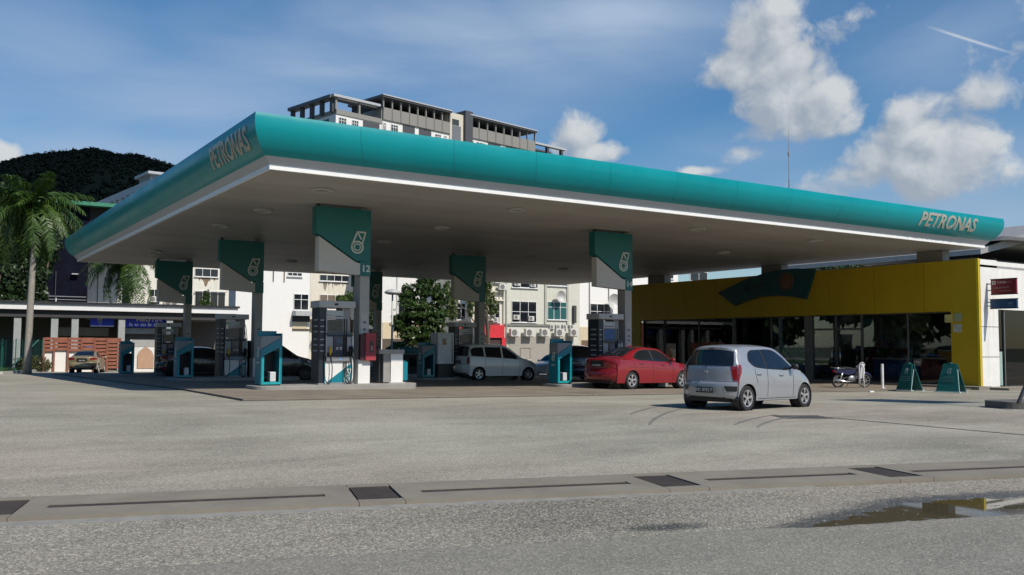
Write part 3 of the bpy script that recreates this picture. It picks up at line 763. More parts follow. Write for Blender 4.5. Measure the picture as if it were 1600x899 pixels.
# counter, red box, cabinet
p = pillars[(0,0)].location; q = PY(612, 560, p.y)
c = empty('payment_counter', (q.x, p.y, p.z), label='white counter with grey top and teal side wing, right of pillar 12', cat='counter'); c.scale = (.64, .8, 1.0)
MB().box(-.92, .46, -.40, .40, .92, 1.06).build('top', mat('counter_top', (.33, .32, .30), .6), c, bevel=.008)
MB().box(-.25, .40, -.36, .36, .03, .92).build('cabinet', WHITE, c); MB().box(-.62, -.253, -.30, .36, .03, .92).build('side_panel', mat('counter_side', (.3, .29, .27), .6), c)
MB().box(-.86, -.80, -.3, .3, .03, .92).build('leg', DARK, c); MB().prism([(.43, .08), (.68, .08), (.68, .66), (.43, .74)], -.34, -.28).build('side_wing', TEALB, c); MB().box(.40, .43, -.33, -.29, .1, .7).build('bracket', GREYL, c)
MB().box(-.35, .5, -.42, .42, 0, .03).build('footing', GREYL, c)
q = PY(577, 545, p.y-.28)
c = empty('extinguisher_box', (q.x, p.y-.28, p.z+.72), label='red box with a dark window slot fixed to pillar 12', cat='cabinet'); c.scale = (.85, 1, .9)
MB().box(-.22, .20, -.14, .05, 0, .95).build('body', mat('faded_red', (.33, .035, .05), .5, var=.12), c, bevel=.012); MB().box(-.05, .08, -.148, -.141, .28, .66).build('window', DARK, c); MB().box(-.02, .05, -.156, -.149, .34, .5).build('extinguisher_label', mat('tag_pink', (.45, .2, .2), .6), c)
MB().box(-.40, -.225, -.1, .05, .02, .9).build('side_box', mat('dark_red', (.06, .015, .02), .5), c)
p = pillars[(1,1)].location; q = PY(689, 560, p.y)
c = empty('standing_cabinet', (q.x, p.y-.1, p.z), label='tall white cabinet with small window on a dark base, left of the white people carrier', cat='cabinet')
MB().box(-.42, .42, -.36, .36, .62, 2.05).build('body', mat('cabinet_white', (.80, .81, .81), .5, dirt=.3, dirtc=(.3, .3, .3)), c, bevel=.01); MB().box(-.18, .02, -.37, -.361, 1.5, 1.78).build('window', GLASSD, c); MB().box(-.38, .38, -.33, .33, 0, .62).build('base', DARK, c); MB().box(.3, .36, -.375, -.361, .7, 1.95).build('edge_strip', STICK, c)
# ------------------------------------------------------------------ vehicles
def paint(name, c, metal=.0, rough=.3):
    return mat(name, c, rough, metal, var=.03, vs=1, coat=.8, spec=.5)
CARG = mat('car_glass', (.010, .013, .017), .05, var=.2, spec=.7)
LAMPR = mat('tail_lamp_red', (.20, .008, .012), .15, var=.25, vs=25, coat=.6)
LAMPC = mat('clear_lamp', (.5, .5, .5), .12, var=.3, vs=30, coat=.6)
TYRE = mat('tyre_rubber', (.018, .018, .019), .75, var=.2)
RIM = mat('alloy_rim', (.55, .55, .56), .3, .6, var=.08)
RIMD = mat('wheel_dark', (.02, .02, .021), .6)
TRIMB = mat('black_trim', (.015, .015, .016), .45)
PLT = mat('number_plate_black', (.015, .015, .017), .4)
INK = mat('plate_white', (.6, .6, .6), .5)
def cr(pts, n):
    """Catmull-Rom through rows of numbers"""
    pts = np.array(pts, float); out = []
    for i in range(len(pts)-1):
        p0, p1, p2, p3 = pts[max(0, i-1)], pts[i], pts[i+1], pts[min(len(pts)-1, i+2)]
        t1 = (p2-p0)*.5; t2 = (p3-p1)*.5
        # limit overshoot
        dlt = p2-p1; t1 = np.where(t1*dlt <= 0, 0, np.sign(dlt)*np.minimum(abs(t1), 2.2*abs(dlt))); t2 = np.where(t2*dlt <= 0, 0, np.sign(dlt)*np.minimum(abs(t2), 2.2*abs(dlt)))
        for k in range(n):
            t = k/n; h = (2*t**3-3*t*t+1, t**3-2*t*t+t, -2*t**3+3*t*t, t**3-t*t); out.append(h[0]*p1+h[1]*t1+h[2]*p2+h[3]*t2)
    out.append(pts[-1]); return np.array(out)
class Car:
    def __init__(s, prof, W, xr, xf, r, sill=.2, belt=((0, .95), (4, .9)), plan=None, ra=None):
        s.P = cr(prof, 7); s.W2 = W/2; s.xr, s.xf, s.r = xr, xf, r; s.sill = sill; s.belt = belt; s.ra = ra or r+.045
        xe = np.maximum.accumulate(s.P[:, 2]); xe = xe + np.arange(len(xe))*4e-4; s.P[:, 2] = xe
        s.L = xe[-1]; s.plan = plan or ((0, .90), (.25, .965), (.7, 1), (s.L-.9, 1), (s.L-.35, .95), (s.L, .84))
    def beltz(s, x): return float(np.interp(x, [b[0] for b in s.belt], [b[1] for b in s.belt]))
    def wm(s, x):
        xs = [p[0] for p in s.plan]; return s.W2*float(np.interp(x, xs, [p[1] for p in s.plan]))
    def edge(s, x):
        X_ = s.P[:, 2]; return float(np.interp(x, X_, s.P[:, 4])), float(np.interp(x, X_, s.P[:, 3]))   # y,z
    def low(s, x):
        z = s.sill
        for xw in (s.xr, s.xf):
            d = abs(x-xw)
            if d <= s.ra: z = max(z, s.r + math.sqrt(max(0, s.ra**2-d*d)))
        return z
    def wb(s, x, z):
        b = s.beltz(x); w = s.wm(x)
        k = np.interp(z, [.15, .3, b*.62, b*.80, b], [.945, .975, 1.0, .992, .965]); return w*float(k)
    def side(s, x, z):
        ye, ze = s.edge(x); b = s.beltz(x); zl = s.sill
        if ze <= b+.03:
            base = s.wb(x, z); d = s.wb(x, ze)-ye; t = min(1, max(0, (z-zl)/max(.02, ze-zl))); return base-d*t**7
        if z <= b: return s.wb(x, z)
        t = (z-b)/(ze-b); y0 = s.wb(x, b); return y0+(ye-y0)*(t**1.12)
    def T(s, i, t):
        i = min(max(i, 0), len(s.P)-1); a = int(min(i, len(s.P)-2)); f = i-a; p = s.P[a]*(1-f)+s.P[a+1]*f
        e = abs(t)**3.2; ez = abs(t)**3.0
        return Vector((p[0]+(p[2]-p[0])*e, t*p[4], p[1]+(p[3]-p[1])*ez))
    def Tn(s, i, t):
        a = s.T(i+.05, t)-s.T(i-.05, t); b = s.T(i, min(1, t+.02))-s.T(i, max(-1, t-.02)); n = a.cross(b)
        return n.normalized() if n.length > 0 else Vector((0, 0, 1))
    def body(s):
        mb = MB(); n = len(s.P)
        xs = list(range(n)); X_ = s.P[:, 2]
        add = []
        for xw in (s.xr, s.xf):
            for k in range(15):
                add.append(xw-s.ra*math.cos(math.pi*k/14))
            add += [xw-s.ra-.003, xw+s.ra+.003]
        fi = sorted(set(list(map(float, range(n)))+[float(np.interp(x, X_, np.arange(n))) for x in add if X_[0] < x < X_[-1]]))
        ts = [-1, -.97, -.93, -.86, -.72, -.5, -.25, 0, .25, .5, .72, .86, .93, .97, 1]
        vs = [s.T(i, t) for i in fi for t in ts]; m_ = len(ts)
        mb.add(vs, [(a*m_+b, a*m_+b+1, (a+1)*m_+b+1, (a+1)*m_+b) for a in range(len(fi)-1) for b in range(m_-1)])
        nb, na = 9, 5
        for sg in (1, -1):
            vs = []
            for i in fi:
                q = s.T(i, 1); x = q.x; ze = q.z; b = min(s.beltz(x), ze); zl = min(s.low(x), ze-.004); b = max(b, zl+.002)
                zz = [ze+(b-ze)*k/na for k in range(na)]+[b+(zl-b)*(k/nb) for k in range(nb+1)]
                for k, z in enumerate(zz): vs.append((x, sg*(q.y if k == 0 else s.side(x, z)), z))
            m_ = na+nb+1
            fs = [(a*m_+b, a*m_+b+1, (a+1)*m_+b+1, (a+1)*m_+b) for a in range(len(fi)-1) for b in range(m_-1)]
            if sg < 0: fs = [f[::-1] for f in fs]
            mb.add(vs, fs)
        return mb
    def tpatch(s, i0, i1, t0, t1, off=.006, ni=8, nt=12, shape=None):
        """patch of the top/end surface; shape(ti)->(t0,t1) optional narrowing"""
        mb = MB(); vs = []
        for a in range(ni+1):
            f = a/ni; i = i0+(i1-i0)*f; lo, hi = (t0, t1) if shape is None else shape(f)
            for b in range(nt+1):
                t = lo+(hi-lo)*b/nt; vs.append(s.T(i, t)+s.Tn(i, t)*off)
        mb.add(vs, [(a*(nt+1)+b, a*(nt+1)+b+1, (a+1)*(nt+1)+b+1, (a+1)*(nt+1)+b) for a in range(ni) for b in range(nt)]); return mb
    def spatch(s, sg, xs, zb, zt, off=.006, nz=5, mb=None):
        mb = mb or MB(); vs = []
        for x in xs:
            a, b = zb(x), zt(x)
            zc = s.edge(x)[1]-.003; a, b = min(a, zc), min(b, zc)
            for k in range(nz+1):
                z = a+(b-a)*k/nz; vs.append((x, sg*(s.side(x, z)+off), z))
        fs = [(i*(nz+1)+k, (i+1)*(nz+1)+k, (i+1)*(nz+1)+k+1, i*(nz+1)+k+1) for i in range(len(xs)-1) for k in range(nz)]
        mb.add(vs, fs if sg < 0 else [f[::-1] for f in fs]); return mb
def lin(pts):
    xs = [p[0] for p in pts]; zs = [p[1] for p in pts]
    return lambda x: float(np.interp(x, xs, zs))
def wheel(parent, x, y, r, sg, spokes=8, w=.19, rimm=None, rr=.68, style=0):
    o = empty('wheel', (x, y, r)); o.parent = parent
    t = MB().lathe([(r*rr, -w/2), (r*.93, -w/2), (r, -w*.36), (r, w*.36), (r*.93, w/2), (r*rr, w/2), (r*rr, -w/2)], 28, axis='y'); t.build('tyre', TYRE, o, smooth=35)
    yo = sg*w*.42
    d = MB().lathe([(0, yo-sg*.05), (r*rr, yo-sg*.05)], 20, axis='y'); d.build('brake_disc', RIMD, o)
    m_ = MB(); m_.lathe([(r*rr*.99, yo-sg*.02), (r*rr, yo+sg*.012), (r*(rr-.07), yo+sg*.008), (r*(rr-.09), yo-sg*.03)], 28, axis='y')
    m_.lathe([(0, yo+sg*.012), (r*.13, yo+sg*.008), (r*.16, yo-sg*.03)], 16, axis='y')
    for k in range(spokes):
        a = 2*math.pi*k/spokes+.2; 
        for da in ((-.0,) if style == 0 else (-.11, .11)):
            hw0, hw1 = (.11, .085) if style == 0 else (.055, .05)
            c0, s0_ = math.cos(a+da*.4), math.sin(a+da*.4); c1, s1__ = math.cos(a+da), math.sin(a+da)
            ps = []
            for rad, hw, cc, ss in ((r*.10, hw0*r, c0, s0_), (r*(rr-.04), hw1*r, c1, s1__)):
                for sgn in (-1, 1):
                    for dy in (.006, -.03): ps.append((rad*cc-sgn*hw*ss, yo+sg*dy, rad*ss+sgn*hw*cc))
            m_.add(ps, [(0,2,6,4), (1,5,7,3), (0,4,5,1), (2,3,7,6), (0,1,3,2), (4,6,7,5)])
    m_.build('rim', rimm or RIM, o, smooth=30); return o
def finish(car, root, pm, spokes=8, style=0, tw=.19, rimm=None, glass=None, under=True):
    car.body().build('body', pm, root, smooth=40, weld=True)
    L = car.L; W2 = car.W2
    u = MB(); u.box(.18, L-.18, -W2+.26, W2-.26, .19, .62)
    for xw in (car.xr, car.xf):
        for sg in (1, -1):
            u.lathe([(car.ra+.012, sg*(W2-.26)), (car.ra+.012, sg*(W2-.045))], 24, c=(xw, 0, car.r), axis='y')
    u.build('underbody', TRIMB, root)
    for xw in (car.xr, car.xf):
        for sg in (1, -1): wheel(root, xw, sg*(W2*.965-tw/2), car.r, sg, spokes, tw, rimm, style=style)
def seamline(car, sg, xs, z, w=.006, off=.003, zfn=None):
    mb = MB(); car.spatch(sg, xs, lambda x: z(x)-w, lambda x: z(x)+w, off, 1, mb); return mb
def vline(car, sg, pts, w=.006, off=.003):
    mb = MB(); vs = []
    for x, z in pts:
        for d in (-w, w): vs.append((x+d, sg*(car.side(x+d, z)+off), z))
    fs = [(2*i, 2*i+1, 2*i+3, 2*i+2) for i in range(len(pts)-1)]
    mb.add(vs, fs if sg < 0 else [f[::-1] for f in fs]); return mb
def handle(car, sg, x, z, pm, root):
    y = car.side(x, z); mb = MB(); mb.tube([(x-.085, sg*(y+.006), z), (x-.07, sg*(y+.03), z+.004), (x+.07, sg*(y+.03), z+.004), (x+.085, sg*(y+.006), z)], .013, 6); mb.build('door_handle', pm, root, smooth=True)
def mirror(car, sg, x, z, pm, root):
    y = car.side(x, z); mb = MB(); mb.tube([(x, sg*(y-.03), z-.03), (x, sg*(y+.08), z)], .025, 6); mb.lathe_s((x, sg*(y+.15), z+.03), .07, .10, .075, 12, 8); mb.build('wing_mirror', pm, root, smooth=True)
def plate(root, x, z, body_, w=.44, h=.12, tilt=0, sgn=-1):
    p_ = MB().box(x-.01, x+.012, -w/2, w/2, z-h/2, z+h/2).build('number_plate', PLT, root)
    # text readable from behind the car (looking along +x)
    text(body_, h*.80, INK, (x-.013, 0, z), SIDE, 'number', p_, ext=.001, offset=.002)

def rng(a, b, n): return [a+(b-a)*i/n for i in range(n+1)]
# --- silver hatchback: rear at x=0
def silver():
    prof = [ # xc,zc, xe,ze,ye
        (.16,.27,.24,.27,.66),(.05,.32,.17,.33,.70),(.015,.48,.12,.48,.735),(.03,.60,.12,.60,.745),(.075,.655,.15,.66,.745),(.085,.72,.165,.72,.735),
        (.10,.90,.19,.90,.725),(.12,1.00,.21,.99,.715),(.20,1.20,.30,1.17,.655),(.29,1.38,.39,1.33,.585),(.27,1.44,.43,1.395,.56),(.40,1.475,.52,1.425,.55),
        (.9,1.505,.95,1.45,.55),(1.45,1.51,1.45,1.452,.555),(1.95,1.475,1.90,1.42,.555),(2.25,1.33,2.18,1.285,.60),(2.62,1.08,2.52,1.05,.66),(2.85,.97,2.72,.95,.67),(3.2,.87,3.05,.85,.655),(3.45,.76,3.27,.74,.63),(3.56,.64,3.36,.63,.62),(3.60,.48,3.42,.48,.62),(3.58,.30,3.44,.30,.62),(3.5,.22,3.45,.23,.6)]
    c = Car(prof, 1.62, .58, 3.02, .285, .22, ((0,.98),(.4,.985),(.9,.965),(2.5,.92),(3.64,.82)))
    pm = paint('silver_paint', (.34, .355, .38), .35, .34)
    r = empty('silver_hatchback', (0,0,0)); finish(c, r, pm, 5, 1, .175)
    K = 7
    c.tpatch(7.1*K, 9.0*K, -.86, .86, .007, 10, 16, lambda f: (-.93+.04*(1-min(1, f*4))**2, .93-.04*(1-min(1, f*4))**2)).build('rear_window', CARG, r, smooth=True)
    c.tpatch(14.15*K, 16.75*K, -.93, .93, .006, 10, 14).build('windscreen', CARG, r, smooth=True)
    top = lin([(.95,1.36),(1.2,1.385),(1.6,1.385),(1.85,1.37),(2.1,1.27),(2.45,1.055)])
    for sg in (1, -1):
        w1 = c.spatch(sg, rng(.74,1.33,10), lin([(.74,1.13),(.80,1.04),(.95,.995),(1.33,.965)]), lin([(.74,1.16),(.80,1.30),(.95,1.36),(1.33,1.385)])); w1.build('rear_side_window', CARG, r, smooth=True)
        w2 = c.spatch(sg, rng(1.40,2.44,12), lin([(1.40,.965),(2.2,.93),(2.44,.96)]), lin([(1.40,1.385),(1.8,1.375),(1.95,1.34),(2.2,1.20),(2.44,.985)])); w2.build('front_side_window', CARG, r, smooth=True)
        b = MB(); c.spatch(sg, rng(.70,2.50,26), lin([(.70,1.12),(.80,1.02),(.95,.975),(1.33,.945),(2.2,.91),(2.50,.945)]), lin([(.70,1.17),(.80,1.32),(.95,1.38),(1.6,1.402),(1.82,1.392),(1.97,1.355),(2.22,1.21),(2.50,.965)]), .0035, 5, b); b.build('window_surround', TRIMB, r, smooth=True)
        l = MB(); c.spatch(sg, rng(.170,.355,12), lin([(.170,.68),(.25,.72),(.34,.86),(.40,1.02)]), lin([(.155,1.04),(.40,1.05)]), .009, 5, l)
        t = c.tpatch(4.4*K, 7.1*K, 0, 0, .009, 8, 6, (lambda f: (.89-.07*f, 1.0)) if sg > 0 else (lambda f: (-1.0, -.89+.07*f))); l.add(t.v, t.f)
        l.build('tail_lamp', LAMPR, r, smooth=True)
        vline(c, sg, [(1.37, z) for z in rng(.30, .95, 8)]).build('door_gap', TRIMB, r)
        vline(c, sg, [(2.47, z) for z in rng(.30, .92, 8)]).build('door_gap', TRIMB, r)
        vline(c, sg, [(.98-.12*math.sin((z-.55)*3.5), z) for z in rng(.62, .96, 6)]).build('door_gap', TRIMB, r)
        seamline(c, sg, rng(.98, 2.6, 10), lambda x: .265).build('door_gap', TRIMB, r)
        handle(c, sg, 1.02, .83, pm, r); handle(c, sg, 1.95, .80, pm, r); mirror(c, sg, 2.36, .97, TRIMB, r)
        lp = MB(); lp.add([(q.x-.01, q.y, q.z) for q in (c.T(1.15*K, sg*.66), c.T(1.15*K, sg*.99), c.T(2.5*K, sg*.985), c.T(2.5*K, sg*.58))], [(0,1,2,3)] if sg < 0 else [(3,2,1,0)])
        sp_ = c.tpatch(1.75*K, 2.6*K, 0, 0, .008, 4, 5, (lambda f: (.72-.08*f, .99)) if sg > 0 else (lambda f: (-.99, -.72+.08*f))); sp_.build('fog_lamp_recess', TRIMB, r, smooth=True)
        c.tpatch(1.6*K, 2.75*K, 0, 0, .006, 4, 2, (lambda f: (.70-.09*f, .73-.09*f)) if sg > 0 else (lambda f: (-.73+.09*f, -.70+.09*f))).build('chrome_accent', RIM, r, smooth=True)
    c.tpatch(4.02*K, 4.12*K, -.98, .98, .004, 1, 14).build('hatch_gap', TRIMB, r)
    pl = c.tpatch(1.55*K, 2.9*K, -.40, .40, .004, 4, 6); pl.build('plate_recess', pm, r, smooth=True)
    plate(r, .004, .46, 'NC 8762 P', .46, .125)
    lt = MB(); lt.box(.06, .085, -.05, .05, .86, .90); lt.build('badge', RIM, r)
    w_ = MB(); w_.tube([(.11, .0, .99), (.13, .12, 1.05), (.16, .24, 1.10)], .009, 5); w_.build('rear_wiper', TRIMB, r)
    w_ = MB(); w_.tube([(.75, 0, 1.49), (.60, 0, 1.63)], [.008, .004], 5); w_.build('aerial', TRIMB, r)
    c.tpatch(9.1*K, 9.4*K, -.13, .13, .01, 1, 4).build('brake_light', mat('brake_light', (.12, .01, .015), .2), r)
    lw = c.tpatch(.3*K, .75*K, -.7, .7, .004, 3, 12); lw.build('lower_valance', TRIMB, r, smooth=True)
    return r, c
s_root, s_car = silver()
tag(s_root, 'silver hatchback with red tail lamps driving past in the open sun', 'car')
q1 = G(1163.5, 642.0); 
hd = R(9)
def place_car(root, car, wx, wy, heading, sgn=-1, which='r'):
    """put the contact point of the right-hand wheel at wx, wy"""
    xw = car.xr if which == 'r' else car.xf; y = -(car.W2*.965-.09)
    c_, s_ = math.cos(heading), math.sin(heading)
    ox, oy = wx-(xw*c_-y*s_), wy-(xw*s_+y*c_)
    cx, cy = ox+1.8*c_, oy+1.8*s_
    root.location = (ox, oy, g(cx, cy)); root.rotation_euler.z = heading
    # follow the fall of the ground
    e = g(ox+3*c_, oy+3*s_)-g(ox, oy); root.rotation_euler.y = -math.atan2(e, 3)
    root.location.z = g(ox, oy)
    return ox, oy
place_car(s_root, s_car, q1.x, q1.y, hd)

# --- red sedan
def sedan(name, pm, L=4.44, W=1.70, H=1.47, style=1, spokes=5, lampm=None, detail=True, reg='WYB 8372', rimm=None):
    k = L/4.44; h = H/1.47
    pr = [(.18,.25,.26,.25,.68),(.06,.30,.20,.32,.72),(.02,.46,.15,.46,.765),(.05,.62,.15,.62,.775),(.10,.70,.18,.70,.77),(.07,.88,.20,.88,.76),(.07,1.0,.23,.99,.735),(.20,1.055,.32,1.03,.70),
          (.58,1.085,.62,1.055,.66),(.95,1.24,.98,1.20,.60),(1.30,1.39,1.33,1.345,.565),(1.65,1.455,1.66,1.405,.555),(2.1,1.47,2.1,1.415,.555),(2.5,1.435,2.48,1.385,.56),(2.85,1.27,2.80,1.23,.60),(3.22,1.03,3.15,1.005,.665),(3.45,.955,3.35,.935,.68),(3.9,.87,3.80,.855,.68),(4.25,.76,4.1,.75,.66),(4.38,.64,4.2,.63,.65),(4.43,.48,4.26,.48,.65),(4.41,.30,4.28,.30,.65),(4.32,.22,4.3,.23,.63)]
    pr = [(a*k, b*h, c_*k, d*h, e*W/1.70) for a, b, c_, d, e in pr]
    c = Car(pr, W, .98*k, 3.58*k, .305, .21, ((0,1.0*h),(.6*k,1.0*h),(1.2*k,.985*h),(3.1*k,.925*h),(4.4*k,.82*h)))
    r = empty(name, (0,0,0)); finish(c, r, pm, spokes, style, .19, rimm); K = 7
    c.tpatch(8.35*K, 10.6*K, -.88, .88, .006, 8, 14).build('rear_window', CARG, r, smooth=True)
    c.tpatch(13.2*K, 15.1*K, -.92, .92, .006, 8, 14).build('windscreen', CARG, r, smooth=True)
    S = lambda pts: lin([(a*k, b*h) for a, b in pts])
    for sg in (1, -1):
        c.spatch(sg, rng(1.12*k,1.98*k,12), S([(1.12,1.07),(1.25,1.02),(1.98,.99)]), S([(1.12,1.09),(1.25,1.20),(1.45,1.30),(1.7,1.345),(1.98,1.355)])).build('rear_side_window', CARG, r, smooth=True)
        c.spatch(sg, rng(2.07*k,3.02*k,12), S([(2.07,.985),(2.9,.955),(3.02,.98)]), S([(2.07,1.355),(2.4,1.34),(2.6,1.27),(2.85,1.12),(3.02,.99)])).build('front_side_window', CARG, r, smooth=True)
        c.spatch(sg, rng(1.06*k,3.08*k,26), S([(1.06,1.06),(1.25,1.0),(1.98,.97),(2.9,.935),(3.08,.965)]), S([(1.06,1.08),(1.25,1.22),(1.45,1.32),(1.7,1.365),(2.0,1.375),(2.42,1.36),(2.63,1.285),(2.88,1.13),(3.08,.975)]), .0035).build('window_surround', TRIMB, r, smooth=True)
        l = MB(); c.spatch(sg, rng(.17*k,.62*k,9), S([(.17,.78),(.4,.84),(.62,.93)]), S([(.17,.98),(.4,.985),(.62,.955)]), .008, 4, l)
        t = c.tpatch(4.9*K, 5.95*K, 0, 0, .008, 6, 5, (lambda f: (.58, 1.0)) if sg > 0 else (lambda f: (-1.0, -.58))); l.add(t.v, t.f); l.build('tail_lamp', lampm or LAMPR, r, smooth=True)
        hl = MB(); c.spatch(sg, rng(3.75*k,4.2*k,6), S([(3.75,.70),(4.2,.60)]), S([(3.75,.80),(4.2,.70)]), .008, 3, hl); hl.build('headlight', LAMPC, r, smooth=True)
        vline(c, sg, [(2.02*k, z) for z in rng(.30, .98*h, 8)]).build('door_gap', TRIMB, r); vline(c, sg, [(3.06*k, z) for z in rng(.30, .94*h, 8)]).build('door_gap', TRIMB, r)
        vline(c, sg, [((1.22-.18*math.sin((z-.5)*3))*k, z) for z in rng(.62, 1.0*h, 6)]).build('door_gap', TRIMB, r)
        seamline(c, sg, rng(.75*k, 3.3*k, 14), lambda x: (.80-.035*x/k)*h, .004).build('crease_shade', TRIMB, r)  # thin dark strip paints the shade along the body crease
        handle(c, sg, 1.42*k, .88*h, pm, r); handle(c, sg, 2.5*k, .84*h, pm, r); mirror(c, sg, 2.92*k, .99*h, pm if detail else TRIMB, r)
        c.tpatch(1.2*K, 1.9*K, 0, 0, .008, 3, 4, (lambda f: (.70, .97)) if sg > 0 else (lambda f: (-.97, -.70))).build('reflector', LAMPR, r, smooth=True)
    pv = c.tpatch(4.3*K, 5.6*K, -.40, .40, .003, 4, 8); pv.build('plate_recess', mat('recess_dark', (.02, .02, .02), .5), r, smooth=True)
    plate(r, .06*k, .80*h, reg, .46, .115)
    c.tpatch(.6*K, 1.15*K, -.85, .85, .005, 3, 12).build('lower_valance', TRIMB, r, smooth=True)
    c.tpatch(7.05*K, 7.1*K, -.95, .95, .004, 1, 12).build('boot_gap', TRIMB, r)
    f = MB(); f.tube([(1.75*k, 0, 1.465*h), (1.6*k, 0, 1.50*h)], [.05, .015], 6); f.build('fin_aerial', pm, r, smooth=True)
    return r, c
redp = paint('red_car_paint', (.25, .008, .016), .1, .28)
r_root, r_car = sedan('red_sedan', redp)
tag(r_root, 'red sedan with alloy wheels pulled up beside pillar 14', 'car')
q = G(985, 608.5, .045); place_car(r_root, r_car, q.x, q.y, R(6)); r_root.location.z += .045

# --- white people carrier
def mpv(name, pm, L=4.1, W=1.66, H=1.69, van=0, reg='BKR 4410', rimm=None):
    k = L/4.1; h = H/1.69
    pr = [(.14,.27,.22,.27,.68),(.04,.34,.16,.34,.72),(.0,.50,.12,.50,.755),(.03,.64,.13,.64,.765),(.07,.72,.16,.72,.76),(.09,.95,.19,.95,.75),(.11,1.08,.21,1.06,.735),(.20,1.40,.29,1.36,.65),(.26,1.56,.35,1.51,.60),(.34,1.63,.42,1.575,.585),
          (.9,1.68,.95,1.62,.58),(1.6,1.69,1.6,1.63,.585),(2.15,1.66,2.1,1.60,.585),(2.5,1.50,2.42,1.45,.62),(3.0,1.16,2.88,1.13,.68),(3.25,1.04,3.12,1.02,.69),(3.7,.93,3.55,.91,.67),(3.95,.80,3.78,.78,.65),(4.05,.64,3.88,.63,.64),(4.1,.45,3.93,.45,.64),(4.07,.28,3.95,.28,.62),(4.0,.22,3.96,.22,.6)]
    pr = [(a*k, b*h, c_*k, d*h, e*W/1.66) for a, b, c_, d, e in pr]
    c = Car(pr, W, .72*k, 3.37*k, .30, .21, ((0,1.06*h),(1*k,1.03*h),(2.9*k,.98*h),(4.1*k,.86*h)))
    r = empty(name, (0,0,0)); finish(c, r, pm, 5, 0, .19, rimm); K = 7
    c.tpatch(6.1*K, 8.0*K, -.88, .88, .006, 8, 14).build('rear_window', CARG, r, smooth=True)
    c.tpatch(12.2*K, 14.3*K, -.92, .92, .006, 8, 14).build('windscreen', CARG, r, smooth=True)
    S = lambda pts: lin([(a*k, b*h) for a, b in pts])
    for sg in (1, -1):
        c.spatch(sg, rng(.32*k,.98*k,6), S([(.32,1.12),(.98,1.08)]), S([(.32,1.42),(.5,1.50),(.98,1.53)])).build('rear_side_window', CARG, r, smooth=True)
        c.spatch(sg, rng(1.06*k,1.90*k,8), S([(1.06,1.075),(1.90,1.04)]), S([(1.06,1.53),(1.90,1.535)])).build('middle_side_window', CARG, r, smooth=True)
        c.spatch(sg, rng(1.99*k,2.88*k,12), S([(1.99,1.035),(2.7,1.0),(2.88,1.03)]), S([(1.99,1.535),(2.2,1.50),(2.5,1.31),(2.88,1.05)])).build('front_side_window', CARG, r, smooth=True)
        l = MB(); c.spatch(sg, rng(.14*k,.26*k,4), S([(.14,.78),(.26,.80)]), S([(.14,1.06),(.26,1.04)]), .008, 4, l)
        t = c.tpatch(4.2*K, 5.95*K, 0, 0, .008, 6, 4, (lambda f: (.84, 1.0)) if sg > 0 else (lambda f: (-1.0, -.84))); l.add(t.v, t.f); l.build('tail_lamp', LAMPR, r, smooth=True)
        hl = MB(); c.spatch(sg, rng(3.45*k,3.85*k,6), S([(3.45,.76),(3.85,.66)]), S([(3.45,.88),(3.85,.78)]), .008, 3, hl); hl.build('headlight', LAMPC, r, smooth=True)
        for xx in (1.02, 1.95, 2.88): vline(c, sg, [(xx*k, z) for z in rng(.30 if xx > 1.1 else .68, 1.02*h, 8)]).build('door_gap', TRIMB, r)
        handle(c, sg, 1.15*k, .93*h, pm, r); handle(c, sg, 2.12*k, .90*h, pm, r); mirror(c, sg, 2.72*k, 1.05*h, pm, r)
    plate(r, .055*k, .84*h, reg, .44, .14)
    c.tpatch(4.05*K, 4.12*K, -.95, .95, .004, 1, 12).build('hatch_gap', TRIMB, r); c.tpatch(.55*K, 1.05*K, -.9, .9, .004, 3, 12).build('lower_valance', TRIMB, r, smooth=True)
    return r, c
van, vcar = mpv('white_people_carrier', paint('white_car_paint', (.80, .80, .77), 0, .3), rimm=RIM)
tag(van, 'white people carrier refuelling in the shade beside the far middle pump', 'car')
q = G(747, 594.5, .045); place_car(van, vcar, q.x, q.y, R(-2)); van.location.z += .045

blackp = paint('black_car_paint', (.008, .009, .011), 0, .22)
b1, bc1 = mpv('black_hatchback', blackp, L=4.25, W=1.76, H=1.67, reg='PJV 2281', rimm=mat('dark_rim', (.05, .05, .052), .35, .5))
tag(b1, 'large black hatchback in the shade behind the teal stand and pump 12', 'car')
q = G(422, 594, .045); place_car(b1, bc1, q.x-1.2, q.y, R(3)); b1.location.z += .045
b2, bc2 = sedan('black_sedan', paint('dark_car_paint', (.010, .011, .013), 0, .25), detail=False, reg='PLC 904', rimm=mat('dark_rim', (.05, .05, .052), .35, .5))
tag(b2, 'smaller dark sedan further back in the shade, left of the black hatchback', 'car')
q = G(300, 589, .045); place_car(b2, bc2, q.x-.3, q.y+1.0, R(4)); b2.location.z += .045
gp = paint('gold_car_paint', (.33, .26, .14), .3, .32)
gs, gc = sedan('gold_sedan', gp, L=4.3, W=1.66, H=1.36, style=0, spokes=7, reg='PDJ 3102')
tag(gs, 'gold beige sedan parked by the brown timber fence', 'car')
q = G(151, 583); place_car(gs, gc, q.x, q.y, R(73))
wv, wc = sedan('white_sedan', paint('pearl_car_paint', (.55, .56, .58), .1, .3), L=4.4, W=1.72, H=1.5, style=0, spokes=7, reg='PMA 77')
tag(wv, 'pale silver sedan seen nose first behind the teal stand near pillar 14', 'car')
q = G(852, 587.5, .0); wv.location = (q.x+3.4, q.y+1.2, g(q.x+3, q.y)); wv.rotation_euler.z = R(196)
du, dc = mpv('blue_black_car', paint('blue_black_paint', (.018, .022, .045), .1, .25), L=4.3, W=1.75, H=1.66, reg='PKN 6158')
tag(du, 'dark blue car seen from behind, between the teal stand and the red sedan', 'car')
